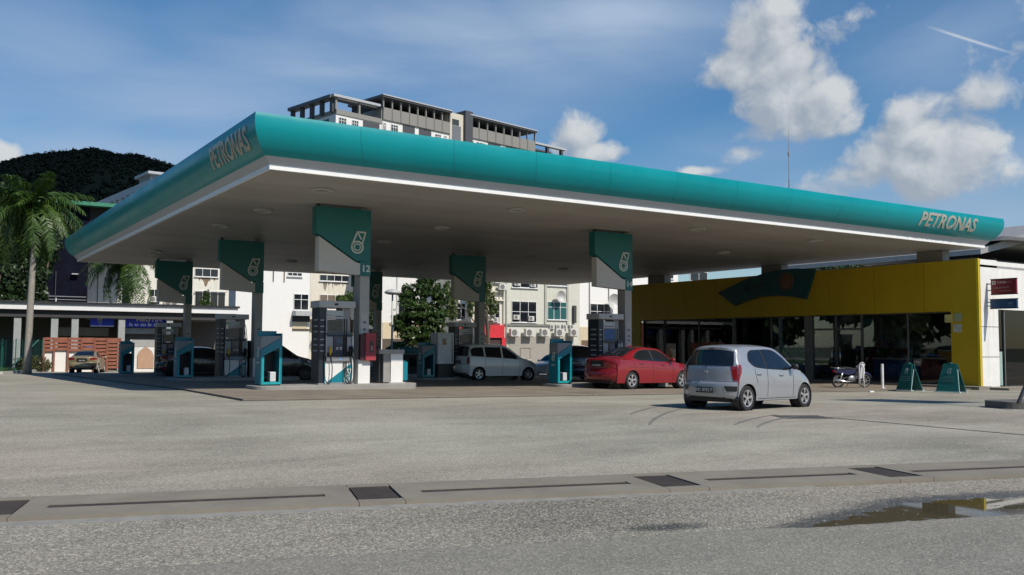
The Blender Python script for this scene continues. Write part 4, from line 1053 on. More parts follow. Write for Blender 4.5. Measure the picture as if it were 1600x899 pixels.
q = G(899, 597.5, .0); du.location = (q.x+.1, q.y, g(q.x, q.y)+.045); du.rotation_euler.z = R(60)
# --- motorcycle outside the shop
def moto():
    r = empty('motorcycle', (0,0,0)); wb = .62; rad = .28
    for x in (-wb, wb):
        o = empty('wheel', (x, 0, rad)); o.parent = r
        MB().lathe([(rad*.8,-.03),(rad*.95,-.045),(rad,0),(rad*.95,.045),(rad*.8,.03),(rad*.8,-.03)], 24, axis='y').build('tyre', TYRE, o, smooth=40)
        m_ = MB().lathe([(rad*.82,-.02),(rad*.74,-.02),(rad*.74,.02),(rad*.82,.02)], 24, axis='y'); m_.lathe([(.0,-.05),(.05,-.05),(.05,.05),(0,.05)], 10, axis='y')
        for k in range(8): a = math.pi*2*k/8; m_.tube([(0,0,0),(rad*.78*math.cos(a),0,rad*.78*math.sin(a))], .008, 4)
        m_.build('rim', RIM, o)
    mb = MB(); mb.tube([(wb,.07,rad),(wb-.10,.07,.55),(wb-.24,.05,.86)], .02, 6); mb.tube([(wb,-.07,rad),(wb-.10,-.07,.55),(wb-.24,-.05,.86)], .02, 6); mb.build('fork', STEEL, r, smooth=True)
    mb = MB(); mb.tube([(wb-.26,-.32,1.02),(wb-.24,-.12,.98),(wb-.24,.12,.98),(wb-.26,.32,1.02)], .014, 6); mb.build('handlebar', DARK, r, smooth=True)
    for sg in (1,-1):
        mb = MB(); mb.tube([(wb-.22,sg*.25,1.0),(wb-.2,sg*.30,1.16)], .006, 5); mb.lathe_s((wb-.2,sg*.31,1.2), .012, .06, .045, 8, 6); mb.build('mirror', DARK, r, smooth=True)
    mb = MB(); mb.lathe_s((wb-.17,0,.92), .12, .12, .12, 12, 8); mb.build('headlight', LAMPC, r, smooth=True)
    mb = MB(); mb.prism([(wb-.34,.84),(wb-.22,.92),(wb-.12,.62),(wb-.30,.36),(wb-.42,.38),(wb-.36,.6)], -.17, .17); mb.build('leg_shield', mat('shield_white', (.55,.55,.58), .35), r, bevel=.015)
    mb = MB(); pts = [(wb+.28*math.cos(a)*1.08, 0, rad+.28*1.1*math.sin(a)) for a in rng(R(20), R(160), 8)]; mb.tube(pts, .055, 6); mb.build('mudguard', mat('moto_blue', (.02,.025,.07), .3), r, smooth=True)
    mb = MB(); mb.prism([(-wb-.22,.70),(-wb-.05,.80),(.15,.74),(.10,.60),(-.2,.52),(-wb,.58)], -.12, .12); mb.build('side_panel', mat('moto_blue', (.02,.025,.07), .3), r, bevel=.02)
    mb = MB(); mb.prism([(-wb-.12,.80),(-.25,.84),(.05,.80),(.16,.76),(.1,.74),(-wb-.08,.76)], -.13, .13); mb.build('seat', BLACK, r, bevel=.02)
    mb = MB(); mb.lathe_s((-.02,0,.38), .20, .12, .14, 10, 7); mb.tube([(-.05,0,.4),(.22,0,.42)], [.1,.08], 8); mb.build('engine', mat('engine_metal', (.4,.4,.4), .4, .6), r, smooth=30)
    mb = MB(); mb.tube([(.1,-.13,.30),(-.3,-.15,.26),(-.9,-.17,.36)], [.025,.03,.05], 8); mb.build('exhaust', STEEL, r, smooth=True)
    mb = MB(); mb.tube([(wb-.34,0,.8),(.1,0,.52),(-.1,0,.45),(-wb,.09,rad)], .03, 6); mb.tube([(-.1,0,.5),(-wb,-.09,rad)], .025, 6); mb.build('frame', DARK, r, smooth=True)
    mb = MB(); mb.tube([(-wb-.3,.13,.82),(-wb-.34,0,.83),(-wb-.3,-.13,.82),(-.4,-.14,.79)], .012, 5); mb.build('grab_rail', STEEL, r, smooth=True)
    mb = MB(); mb.box(-wb-.26,-wb-.20,-.07,.07,.62,.70); mb.build('tail_lamp', LAMPR, r)
    mb = MB(); mb.tube([(.0,.1,.3),(-.02,.26,.02)], .012, 5); mb.build('side_stand', DARK, r)
    for sg in (1,-1):
        mb = MB(); mb.tube([(-wb,sg*.12,rad),(-wb+.1,sg*.13,.62)], .03, 8); mb.build('shock_absorber', STEEL, r, smooth=True)
    return r
mt_ = moto(); q = G(1330, 606, .045); mt_.location = (q.x, q.y, g(q.x, q.y)+.045); mt_.rotation_euler = (R(6), 0, R(-18))
tag(mt_, 'small motorcycle with white leg shield parked outside the shop doors', 'motorcycle')
# ------------------------------------------------------------------ shop
FX = 37.9
def fy(px, py=560): return PX(px, py, FX).y
YF0, YF1 = PX(1533.5, 500, FX).y, PX(985, 480, FX).y
zt = PX(1533, 404, FX).z; zb = PX(1490, 487, FX).z; z0 = g(FX, 24)+.045
shop = empty('shop_building', (FX, YF0, 0), label='low petrol station shop with yellow cladding, wide dark glass front and white end wall', cat='shop')
def S(y): return y-YF0
SH = z0
kerb_h = .12
# kerb / step along the front
sheetk = MB(); sheetk.box(-1.0, .0, -.4, S(YF1)+.2, z0-.4, z0+.10); sheetk.build('front_step', CONC, shop)
# yellow cladding: fascia boards, end pillars
nb_ = 9
for k in range(nb_):
    a, b = S(YF1)*k/nb_, S(YF1)*(k+1)/nb_
    MB().box(-.14-.0*k, .0, a+.010, b-.010, zb, zt).build('cladding_panel', YELL, shop)
yp = S(fy(1490)); ypl = S(fy(1003))
MB().box(-.14, -.0, .002, yp, z0+.10, zb-.002).build('corner_pillar', YELL, shop); MB().box(-.14, -.002, ypl, S(YF1), z0+.10, zb-.002).build('corner_pillar', YELL, shop)
MB().box(-.17, -.141, -.012, .10, z0+.1, zt+.01).build('lit_corner_edge', mat('sunlit_yellow', (.75, .6, .03), .45), shop)  # brighter yellow paints the sunlight on the cladding's corner edge
# glazing
ALU = mat('window_frame_grey', (.16, .16, .155), .45, var=.1)
edges = [1489, 1418, 1346]
def pane(pxa, pxb, zlo=None, zhi=None):
    a, b = S(fy(pxa)), S(fy(pxb)); zl = z0+.13 if zlo is None else zlo; zh = zb-.02 if zhi is None else zhi
    MB().box(.10, .115, a+.03, b-.03, zl+.03, zh-.03).build('window_pane', SHOPG, shop)
    f = MB()
    for y in (a, b-.03): f.box(.06, .16, y, y+.03, zl, zh)
    f.box(.06, .16, a+.03, b-.03, zl, zl+.03); f.box(.06, .16, a+.03, b-.03, zh-.03, zh); f.build('window_frame', ALU, shop)
for a, b in ((1489,1418),(1418,1346),(1257,1204),(1204,1148),(1144,1091),(1091,1038),(1036,1004)): pane(a, b)
MB().box(-.02, .2, S(fy(1268)), S(fy(1258)), z0+.1, zb).build('pilaster', mat('pilaster_grey', (.2, .2, .19), .6), shop)
MB().box(.02, .18, S(fy(1148)), S(fy(1144)), z0+.1, zb).build('pilaster', mat('pilaster_grey', (.2, .2, .19), .6), shop)
for a, b in ((1345,1306),(1305,1269)):
    ya, yb = S(fy(a)), S(fy(b)); d = MB(); d.box(.10, .12, ya+.04, yb-.04, z0+.16, zb-.75); dd_ = d.build('door', SHOPG, shop)
    f = MB()
    for y in (ya, yb-.04): f.box(.07, .15, y, y+.04, z0+.12, zb-.72)
    f.box(.07, .15, ya, yb, zb-.74, zb-.68); f.build('door_frame', ALU, dd_)
    h = MB(); yh = yb-.22 if a == 1345 else ya+.22
    h.tube([(.04, yh, z0+.75), (.04, yh, z0+1.75)], .02, 6); h.build('handle', STEEL, dd_, smooth=True)
    pane(a, b, zb-.68, zb-.02)
# shell of the building
SD = 14.0
MB().box(.0, SD, .0, S(YF1), zt-.35, zt-.25).build('roof', mat('flat_roof', (.3, .3, .3), .8), shop)
MB().box(.001, SD, .3, S(YF1)-.3, z0+.05, z0+.1).build('shop_floor', mat('shop_floor', (.3, .29, .27), .25), shop)
MB().box(SD-.2, SD, .3, S(YF1), z0, zt-.36).build('back_wall', mat('inner_wall', (.35, .34, .32), .7), shop)
MB().box(.12, SD-.2, .3, S(YF1)-.2, zb+.25, zb+.3).build('ceiling', mat('inner_ceiling', (.4, .4, .38), .7), shop)
# far gable: wall with a wide window one can see through
MB().box(.36, 2.2, S(YF1)-.2, S(YF1), z0, z0+.5).build('gable_wall', WALLW, shop); MB().box(.36, 2.2, S(YF1)-.2, S(YF1), zb, zt-.4).build('gable_wall', WALLW, shop); MB().box(2.2, SD-.2, S(YF1)-.2, S(YF1), z0, zt-.4).build('gable_wall', WALLW, shop)
MB().box(.36, 2.2, S(YF1)-.12, S(YF1)-.1, z0+.5, zb).build('gable_window', SHOPG, shop)
# white end wall with a glass entrance at its right
wx0 = .0; gx = PY(1561, 540, YF0).x-FX
gz1 = PY(1563, 484, YF0).z
MB().box(.001, gx, .0, .28, z0-.1, zt-.02).build('end_wall', WALLW, shop); MB().box(gx, SD, .003, .28, gz1, zt-.06).build('lintel_wall', WALLW, shop); MB().box(gx+4.5, SD, .0, .28, z0-.1, gz1).build('end_wall', WALLW, shop)
for z in (PY(1550, 511, YF0).z, PY(1550, 558, YF0).z): MB().box(-.001, gx+.002, -.004, .05, z-.018, z+.018).build('wall_groove', mat('groove', (.25, .24, .22), .8), shop)
MB().box(gx+.06, gx+4.5, .12, .135, z0+.1, gz1).build('entrance_glass', SHOPG, shop); 
f = MB(); f.box(gx, gx+.06, .05, .2, z0, gz1); f.box(gx+.55, gx+.60, .06, .18, z0, gz1); f.build('entrance_frame', ALU, shop)
MB().box(gx+.06, gx+.34, .06, .11, z0+.1, z0+1.55).build('entrance_panel', mat('green_glass_edge', (.3, .42, .38), .3), shop)
MB().box(-.2, SD, -1.2, .0, z0-.3, z0+.06).build('end_pavement', CONC, shop)
# stains along the top are in the wall material; lettered notices on the corner pillar
for px, py, w, h_, mtx in ((1497,496,.35,.35,'notice_green'),(1496,513,.4,.35,'notice_pale'),(1482,498,.35,.35,'notice_yellow')):
    q = PX(px, py, FX-.145); MB().box(-.147, -.142, S(q.y)-w/2, S(q.y)+w/2, q.z-h_/2, q.z+h_/2).build('notice', mat(mtx, {'notice_green': (.35,.42,.25), 'notice_pale': (.5,.52,.45), 'notice_yellow': (.6,.55,.2)}[mtx], .5, var=.2, vs=6), shop)
# high roof set back behind
r2 = MB(); a = PY(1532, 384, 30.0); b = PY(1640, 352, 30.0)
hr = empty('rear_canopy_roof', (a.x, 30, 0), label='grey low pitched roof rising behind the white end wall of the shop', cat='roof')
GRF = mat('grey_sheet_roof', (.30, .30, .29), .55, streak=.3, dirtc=(.15, .15, .15))
MB().prism([(0, a.z-.2), (9, b.z+.3), (30, b.z+.3), (30, b.z-1.1), (5, b.z-1.3), (0, a.z-.5)], 0, 16).build('roof_slab', GRF, hr); MB().prism([(.9, a.z+.32), (2.0, a.z+.42), (30, a.z+1.0), (30, a.z+1.1), (1.6, a.z+.62)], -.6, 15).build('roof_edge', mat('roof_edge_dark', (.12, .12, .12), .6), hr)
for x in (4, 12): MB().box(x, x+.5, 6, 6.5, -.5, a.z+.4).build('column', GREYL, hr)
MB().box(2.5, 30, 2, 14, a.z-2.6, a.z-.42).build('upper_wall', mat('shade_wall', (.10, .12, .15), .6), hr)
# stub columns that carry the canopy beyond the shop front
for px, w in ((1030, 1.5), (1210, 1.35), (1458, 1.25)):
    q = PX(px, 430, FX+.45); b = MB(); b.box(FX+.2, FX+.72, q.y-w/2, q.y+w/2, zt-.3, CZ-.005)
    b.build('canopy_stub_column', mat('stub_column', (.28, .27, .25), .6, dirt=.2), None, label={1030: 'short square column on the shop roof, farthest left, carrying the canopy', 1210: 'short square column on the shop roof above the fan-shaped banner', 1458: 'short square column on the shop roof nearest the canopy corner'}[px], cat='column', group='short columns between shop roof and canopy')
# fan shaped banner sign
BX = FX-.14
bpts = [(1125,458),(1145,448),(1170,436.5),(1195,428),(1220,422.5),(1245,420),(1276,421),(1262,468),(1240,464),(1215,462.5),(1192,464),(1170,470),(1151,478)]
bp_ = [PX(x, y, BX) for x, y in bpts]
bs = empty('fan_banner', (BX, bp_[0].y, 0), label='dark teal fan-shaped banner sign with round emblem on the yellow cladding', cat='sign')
mb = MB(); mb.prism([(q.y-bp_[0].y, q.z) for q in bp_], -.16, -.01, 'x'); mb.build('board', mat('banner_teal', (.006, .075, .09), .45, var=.1), bs)
q = PX(1232, 440, BX); mb = MB(); mb.lathe([(0, -.19), (.36, -.19), (.44, -.165), (.44, -.1)], 24, c=(0, q.y-bp_[0].y, q.z), axis='x'); mb.build('emblem', mat('emblem_brown', (.17, .10, .05), .5, var=.5, vs=5), bs, smooth=30)
mb = MB(); mb.lathe([(.44, -.2), (.52, -.2), (.52, -.15), (.44, -.15)], 24, c=(0, q.y-bp_[0].y, q.z), axis='x'); mb.build('emblem_ring', mat('ring_dull', (.08, .12, .11), .5), bs, smooth=30)
q = PX(1180, 448, BX); text('Mesra', .55, mat('banner_letter', (.03, .075, .07), .5), (-.17, q.y-bp_[0].y, q.z), (R(90), R(-9), R(-90)), 'lettering', bs, ext=.01, shear=.3, offset=.008)
# blade signs on the end wall
def blade(name, pxm, pxa, pxb, ya, yb, m_, lab, t=.10):
    bx = PY(pxm, (ya+yb)/2, YF0).x+.1; A = PX(pxa, (ya+yb)/2, bx); B = PX(pxb, (ya+yb)/2, bx); zt_ = PX((pxa+pxb)/2, ya, bx).z; zb_ = PX((pxa+pxb)/2, yb, bx).z
    r = empty(name, (bx, A.y, zb_), label=lab, cat='sign'); ln = A.y-B.y; h = zt_-zb_
    MB().box(-t/2, t/2, -ln, 0, 0, h).build('board', m_, r, bevel=.01)
    [MB().box(-t/2-.012, t/2+.012, -ln-.015, .015, z, z+.03).build('frame_rail', DARK, r) for z in (-.031, h+.001)]
    for z in (h*.28, h*.72):
        b = MB(); b.tube([(0, 0, z), (0, YF0-A.y, z)], .025, 6); b.build('bracket', GREYM, r)
    return r, ln, h
WT = mat('sign_letter_pale', (.62, .58, .55), .5)
r, ln, h = blade('red_blade_sign', 1541, 1549, 1589, 436.5, 459.5, mat('maroon_sign', (.17, .012, .02), .4, var=.1), 'maroon projecting sign with pale lettering on the white end wall')
MB().box(-.062, -.056, -ln*.20, -ln*.06, h*.66, h*.90).build('sign_mark', WT, r); MB().box(-.066, -.0625, -ln*.165, -ln*.10, h*.73, h*.83).build('sign_mark', mat('maroon_sign', (.17, .012, .02)), r)
text('CIMB', h*.21, WT, (-.056, -ln*.25, h*.78), SIDE, 'lettering', r, ext=.004, align='LEFT', sx=1.25); text('BANK', h*.16, mat('sign_letter_dim', (.35, .2, .2), .5), (-.056, -ln*.56, h*.79), SIDE, 'lettering', r, ext=.003, align='LEFT', sx=1.1)
text('OUTFAST', h*.17, mat('sign_letter_mid', (.42, .3, .3), .5), (-.056, -ln*.16, h*.42), SIDE, 'lettering', r, ext=.004, align='LEFT', sx=1.35)
MB().box(-.059, -.056, -ln*.80, -ln*.34, h*.18, h*.22).build('sign_rule', mat('sign_letter_dim', (.35, .2, .2), .5), r)
r, ln, h = blade('blue_blade_sign', 1541, 1548, 1590, 468, 481.5, mat('blue_sign', (.012, .07, .17), .4, var=.25, vs=2), 'blue projecting sign below the maroon one on the white wall')
MB().box(-.058, -.054, -ln*.86, -ln*.66, h*.25, h*.34).build('sign_mark', mat('sign_blue_pale', (.1, .16, .3), .5), r); MB().box(-.058, -.054, -ln*.86, -ln*.70, h*.45, h*.62).build('sign_mark', mat('sign_blue_pale', (.1, .16, .3), .5), r)
# --- things inside the shop
def shelf(x, y, L_, h, label, cols, rz=0):
    r = empty('display_shelf', (x, y, z0+.1), rz, label=label, cat='shelf', group='display shelves inside the shop'); b = MB()
    b.box(0, .04, 0, L_, 0, h); [b.box(-.4, 0, 0, L_, z, z+.03) for z in np.arange(.1, h-.1, .38)]; b.build('rack', mat('rack_grey', (.25, .25, .25), .5), r)
    for ci, cc in enumerate(cols):
        gd = MB()
        for z in np.arange(.13, h-.3, .38):
            yy = .03
            while yy < L_-.2:
                w = random.uniform(.1, .28)
                if random.randrange(len(cols)) == ci: gd.box(-.36, -.05, yy, yy+w*.92, z, z+random.uniform(.16, .3))
                yy += w
        if gd.v: gd.build('goods', mat('goods_%d' % (abs(hash(cc)) % 9999), cc, .5, var=.2), r, kind='stuff')
COLS = [(.4,.05,.04),(.5,.4,.05),(.05,.15,.4),(.05,.3,.15),(.5,.5,.48),(.3,.12,.05)]
shelf(FX+2.6, fy(1480), 4.2, 1.9, 'stocked shelf behind the glass pane nearest the yellow corner pillar', COLS)
shelf(FX+4.0, fy(1400), 4.5, 2.0, 'stocked shelf behind the glass to the right of the shop doors', COLS)
shelf(FX+3.0, fy(1250), 5.5, 2.0, 'stocked shelf behind the glass to the left of the shop doors', COLS)
shelf(FX+3.4, fy(1130), 6.5, 1.9, 'stocked shelf at the far left end of the shop', COLS)
def freezer(px, w, h, m_, lab, dx=.75, name='chest_freezer', cat='freezer', face=None):
    y = fy(px); r = empty(name, (FX+dx, y, z0+.1), label=lab, cat=cat); MB().box(-.35, .35, -w/2, w/2, .05, h).build('body', m_, r, bevel=.02); MB().box(-.36, .36, -w/2-.005, w/2+.005, h, h+.05).build('lid', GREYL, r); MB().box(-.3, .3, -w/2+.04, w/2-.04, 0, .05).build('plinth', DARK, r)
    if face: MB().box(-.357, -.351, -w/2+.08, w/2-.08, h*.3, h*.8).build('poster', face, r)
freezer(1384, 2.0, 1.05, BLUED, 'blue chest freezer behind the glass left of the bollard', face=mat('freezer_print', (.05, .12, .4), .4, var=.6, vs=4))
freezer(1449, 1.3, 1.1, mat('dark_red_unit', (.12, .02, .02), .45, var=.4, vs=4), 'dark red display unit in the right shop window', name='display_unit', cat='display', face=mat('red_print', (.25, .06, .05), .4, var=.8, vs=5))
freezer(1473, .9, 1.45, mat('orange_unit', (.32, .15, .02), .5), 'orange brown cabinet against the yellow corner pillar', name='orange_cabinet', cat='cabinet')
freezer(1238, 1.6, 1.35, BLUED, 'blue ice cream freezer left of the shop doors', face=mat('freezer_print', (.05, .12, .4), .4, var=.6, vs=4))
freezer(1190, 1.8, 1.2, BLUED, 'long blue freezer in the middle shop window', face=mat('freezer_print', (.05, .12, .4), .4, var=.6, vs=4))
freezer(1062, 2.6, 1.0, BLUED, 'dark blue freezer in the farthest shop window', face=mat('freezer_print', (.05, .12, .4), .4, var=.6, vs=4))
# posters stuck on the inside of the glass: flat printed sheets
for px, py, w, h_, cc, lab in ((1357,520,.55,1.4,(.06,.22,.19),'tall green poster on the glass beside the right shop door'),(1324,529,.62,.52,(.45,.5,.42),'pale poster with dark bars on the right shop door'),(1430,505,1.5,.7,(.12,.11,.05),'wide dim poster high on the right shop window'),(1218,505,.8,.8,(.22,.2,.16),'pale square poster high in the window left of the doors'),(1177,505,.55,.7,(.2,.18,.13),'narrow poster high in the middle shop window'),(1158,520,.5,1.0,(.03,.08,.13),'dark blue poster beside the middle pilaster')):
    q = PX(px, py, FX+.16); r = MB().box(-.004, .004, -w/2, w/2, -h_/2, h_/2).build('window_poster', mat('poster_%d' % px, cc, .5, var=.5, vs=4), label=lab, cat='poster'); r.location = (FX+.165, q.y, q.z)
# --- outside things on the forecourt
BOLW = mat('bollard_white', (.72, .72, .7), .4)
def bollard(px, py, hpx, lab):
    q = G(px, py, .045); d = (q-CAM).dot(fwd); r = MB(); r.tube([(0,0,0),(0,0,hpx*d/F_PX)], .055, 10); r.lathe([(.11,0),(.11,.02),(.0,.02)], 12)
    r.build('bollard', BOLW, smooth=40, label=lab, cat='bollard', group='white posts in front of the shop').location = (q.x, q.y, q.z)
bollard(1379, 607, 38, 'straight white bollard between the motorcycle and the green board')
q = G(1343, 606.5, .045); r = MB(); r.tube([(0,0,0),(0,0,.86),(.02,-.03,.95),(.06,-.09,.93),(.09,-.15,.80),(.08,-.12,.45),(.10,-.16,.0)], .032, 8); r.build('hoop_barrier', BOLW, smooth=True, label='white bent hoop post in front of the motorcycle wheel', cat='bollard').location = q
def aboard(px, py, w, h, rz, lab):
    q = G(px, py, .045); r = empty('pavement_board', q, R(rz), label=lab, cat='sign', group='green pavement boards by the shop')
    tm = mat('board_teal', (.006, .11, .105), .4, var=.1)
    for sg, nm in ((-1, 'front_board'), (1, 'back_board')):
        b = MB(); a = .28
        vs = [(-w/2, sg*a, 0), (w/2, sg*a, 0), (w*.27, sg*.03, h), (-w*.27, sg*.03, h)]; b.add(vs+[(x, y+sg*.025, z) for x, y, z in vs], [(0,1,2,3),(7,6,5,4),(0,4,5,1),(1,5,6,2),(2,6,7,3),(3,7,4,0)]); o = b.build(nm, tm, r)
        if sg < 0:
            def onb(z): return -(a-(a-.03)*z/h)-.034
            t = MB()
            for k, (z, ww) in enumerate(((.52, .2), (.45, .24), (.38, .22))): t.box(-ww, ww, onb(z*h)-.004, onb(z*h)+.004, z*h, z*h+.022)
            t.build('print_lines', mat('board_print', (.10, .26, .25), .5), o)
            lg = MB(); drop_logo(lg, 0, h*.68, .20, onb(h*.72)); lg.build('logo', mat('board_print2', (.25, .38, .38), .5), o)
    MB().box(-.05, .05, -.06, .06, h-.01, h+.05).build('handle', tm, r)
    f = MB(); f.tube([(w/2, -.30, .02), (w/2*.6, .0, h*.8)], .012, 5); f.box(-w/2-.04, w/2+.04, -.34, -.24, -.0, .035); f.box(-w/2-.04, w/2+.04, .24, .34, 0, .035); f.build('stay', mat('stay_pale', (.45, .6, .58), .5), r)
aboard(1421, 610.5, .74, 1.0, -100, 'green pavement board turned sideways, beside the bollard')
aboard(1486, 613, .84, 1.02, -82, 'green pavement board with small drop mark, in front of the yellow pillar')
q = G(1361, 613); MB().box(-.12, .12, -.05, .05, 0, .045).build('litter', mat('litter_white', (.75, .74, .7), .6), label='scrap of white litter lying in front of the shop step', cat='litter').location = q
# kerbed island of the price sign at right
kq = G(1548, 642); isl2 = MB(); isl2.prism(rounded(.9, 8.5, 0, 1.3, .6, 8), -.15, .16, 'z'); o = isl2.build('sign_island', mat('old_kerb', (.13, .125, .115), .85, var=.2, vs=3, bump=.4, bs=40), kind='structure'); o.location = (kq.x, kq.y, g(kq.x, kq.y)); o.rotation_euler.z = R(-12)
lq = G(1591, 631, .15)
ts = empty('price_sign', (lq.x+2.543, lq.y-.54, g(lq.x, lq.y)+.15), R(-12), label='splayed dark sign leg standing on the kerbed island at the right edge', cat='sign')
MB().tube([(-2.6, 0, 0), (-1.75, 0, 1.4), (-.8, 0, 3.2)], [.045, .04, .04], 8).build('leg', DARK, ts); MB().tube([(2.6, 0, 0), (1.75, 0, 1.4), (.8, 0, 3.2)], [.07, .06, .06], 8).build('leg', DARK, ts)
MB().box(-.95, .95, -.12, .12, 3.2, 6.0).build('board', TEALB, ts, bevel=.02)
# aerial mast beyond the shop
q = PY(1233, 300, 48)
r = MB(); z1 = PY(1233, 203, 48).z; r.tube([(0,0,zt-.3),(0,0,q.z+.8)], .05, 6); r.tube([(0,0,q.z+.8),(0,0,z1)], [.035,.012], 6); r.tube([(.12,0,zt-.3),(.06,0,q.z+1.0)], .03, 5); r.lathe_s((0,0,q.z+3.0), .08, .08, .25, 8, 6)
r.build('aerial_mast', mat('mast_grey', (.25,.25,.26), .5), label='thin radio mast rising behind the canopy against the clouds', cat='mast').location = (q.x, 48, 0)
# ------------------------------------------------------------------ background buildings
WINF = mat('window_frame_white', (.72, .72, .70), .5)
WHITEB = mat('bright_white_wall', (.80, .79, .75), .8, var=.03, bump=.08)
GREENW = mat('pale_green_wall', (.60, .60, .51), .8, var=.06, streak=.35, dirtc=(.3, .29, .25))
CREAMW = mat('cream_wall', (.70, .66, .55), .8, var=.06, streak=.45, dirtc=(.22, .19, .15))
class Face:
    """front wall parallel to the street at depth Y; pixel rectangles become openings, each a window with frame and panes"""
    def __init__(s, Y, root): s.Y, s.r = Y, root; s.o = root.location
    def q(s, px, py): v = PY(px, py, s.Y); return v.x-s.o.x, v.z
    def rect(s, x0, y0, x1, y1):
        a, b = s.q((x0+x1)/2, y0)[1], s.q((x0+x1)/2, y1)[1]; ym = (y0+y1)/2
        return s.q(x0, ym)[0], s.q(x1, ym)[0], b, a
    def window(s, x0, y0, x1, y1, nx=2, ny=2, split=.4, gm=None, depth=.16, sill=True):
        a, b, z0_, z1_ = s.rect(x0, y0, x1, y1); f = MB(); t = .05; Y = 0
        def bar(p, q, u, v): f.box(p, q, -.04, .06, u, v)
        bar(a, b, z0_, z0_+t); bar(a, b, z1_-t, z1_); bar(a, a+t, z0_+t, z1_-t); bar(b-t, b, z0_+t, z1_-t)
        for i in range(1, nx): x = a+(b-a)*i/nx; bar(x-t/2, x+t/2, z0_+t, z1_-t)
        zs = [z0_, z1_]
        if ny > 1: z = z1_-(z1_-z0_)*split; f.box(a+t, b-t, -.045, .05, z-t/2, z+t/2); zs = [z0_, z, z1_]
        if sill: f.box(a-.06, b+.06, -.14, -.041, z0_-.07, z0_)
        w = f.build('window', WINF, s.r); w.location.y = -.02
        for i in range(nx):
            for k in range(len(zs)-1):
                p = MB(); xa, xb = a+(b-a)*i/nx+t/2, a+(b-a)*(i+1)/nx-t/2; y = random.uniform(-.004, .004)
                p.add([(xa, -.012+y, zs[k]+t/2), (xb, -.012-y, zs[k]+t/2), (xb, -.012-y, zs[k+1]-t/2), (xa, -.012+y, zs[k+1]-t/2)], [(0,1,2,3)])
                o = p.build('pane', gm or GLASSD, w)
        return w
    def part(s, name, x0, y0, x1, y1, mt, d0=-.1, d1=.3):
        a, b, z0_, z1_ = s.rect(x0, y0, x1, y1); return MB().box(a, b, d0, d1, z0_, z1_).build(name, mt, s.r)
def building(name, px0, px1, Y, ytop, mt, label, depth=12, zbase=None, cat='building'):
    a, b = PY(px0, 520, Y), PY(px1, 520, Y); zt_ = PY((px0+px1)/2, ytop, Y).z; zb_ = -1.2 if zbase is None else zbase
    r = empty(name, (a.x, Y, 0), label=label, cat=cat); MB().box(0, b.x-a.x, .002, depth, zb_, zt_).build('wall', mt, r); return Face(Y, r), b.x-a.x, zt_
def ac(px, py, Y, w, lab, grp, out=.35, size=None, first=[]):
    q = PY(px, py, Y); 
    if not first:
        r = empty('air_conditioner', (0,0,0)); MB().box(-.42, .42, -.32, 0, -.30, .30).build('casing', mat('ac_casing', (.62, .61, .57), .5, var=.08), r, bevel=.015)
        g_ = MB(); g_.lathe([(.25, -.325), (.235, -.33), (.0, -.325)], 18, c=(-.10, 0, 0), axis='y'); g_.build('fan_grille', mat('ac_grille', (.13, .12, .11), .6), r)
        h_ = MB(); [h_.box(-.36, .16, -.335, -.331, z-.006, z+.006) for z in (-.18, -.09, 0, .09, .18)]; h_.build('guard', mat('ac_casing', (.62, .61, .57)), r)
        b_ = MB(); b_.box(-.3, -.26, -.3, .3, -.34, -.30); b_.box(.26, .30, -.3, .3, -.34, -.30); b_.build('bracket', GREYM, r); first.append(r); o = r
    else: o = copy_tree(first[0])
    s = w/.84; o.location = (q.x, Y-out, q.z); o.scale = (s, s, s); tag(o, lab, 'air conditioner', grp); return o
# right-hand terrace behind the middle of the canopy
YB = 73.0
F, w, zt_ = building('terrace_house', 787, 905, YB, 372, GREENW, 'pale green shop house with teal curtained windows and a row of air conditioners')
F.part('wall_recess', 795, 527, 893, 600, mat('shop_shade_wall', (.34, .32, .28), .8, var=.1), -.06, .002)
F.window(799, 424, 840, 450, 3, 2, .45); F.window(799, 471, 838, 504, 3, 2, .5)
F.window(856, 427, 886, 447, 3, 1, gm=CURT); F.window(855, 472, 885, 500, 3, 2, .3, gm=CURT)
F.window(812, 544, 828, 562, 1, 1); F.part('cornice', 788, 507, 896, 510, mat('cable_grey', (.2, .2, .18), .6), -.12, -.002)
F.part('pier', 850.5, 372, 853.5, 507, mat('pier_line', (.42, .42, .36), .8), -.12, -.002); F.part('pier', 885, 372, 887.5, 507, mat('pier_line', (.42, .42, .36), .8), -.12, -.002)
F.part('vent_panel', 894, 478, 898, 505, mat('vent_dark', (.06, .06, .055), .7), -.3, -.002)
d = MB(); q = F.q(870, 464); d.lathe([(0, 0), (.35, -.08), (.55, -.25), (.56, -.23), (.35, -.05), (0, .03)], 16, c=(q[0], -.5, q[1]), axis='y'); d.tube([(q[0], -.5, q[1]), (q[0], 0, q[1]-.3)], .03, 5); d.build('satellite_dish', GREYL, F.r, smooth=40)
q = F.q(789, 372); q2 = F.q(789, 560); d = MB(); d.tube([(q[0]+.12, -.08, q[1]-1), (q2[0]+.12, -.08, q2[1])], .06, 6); d.build('drain_pipe', mat('pipe', (.4, .4, .36), .6), F.r)
ordn = ['leftmost', 'second from the left', 'middle', 'second from the right', 'rightmost']
for k, px in enumerate((799, 822, 846, 869, 891)):
    ac(px, 520, YB, 1.0, '%s large air conditioner in the row above the grey shop wall' % ordn[k], 'air conditioners on the shop houses')
for k, px in enumerate((861, 871, 881, 892)):
    ac(px, 511, YB, .55, '%s of four small air conditioners tucked under the teal curtained window' % ['first', 'second', 'third', 'fourth'][k], 'air conditioners on the shop houses', out=.02)
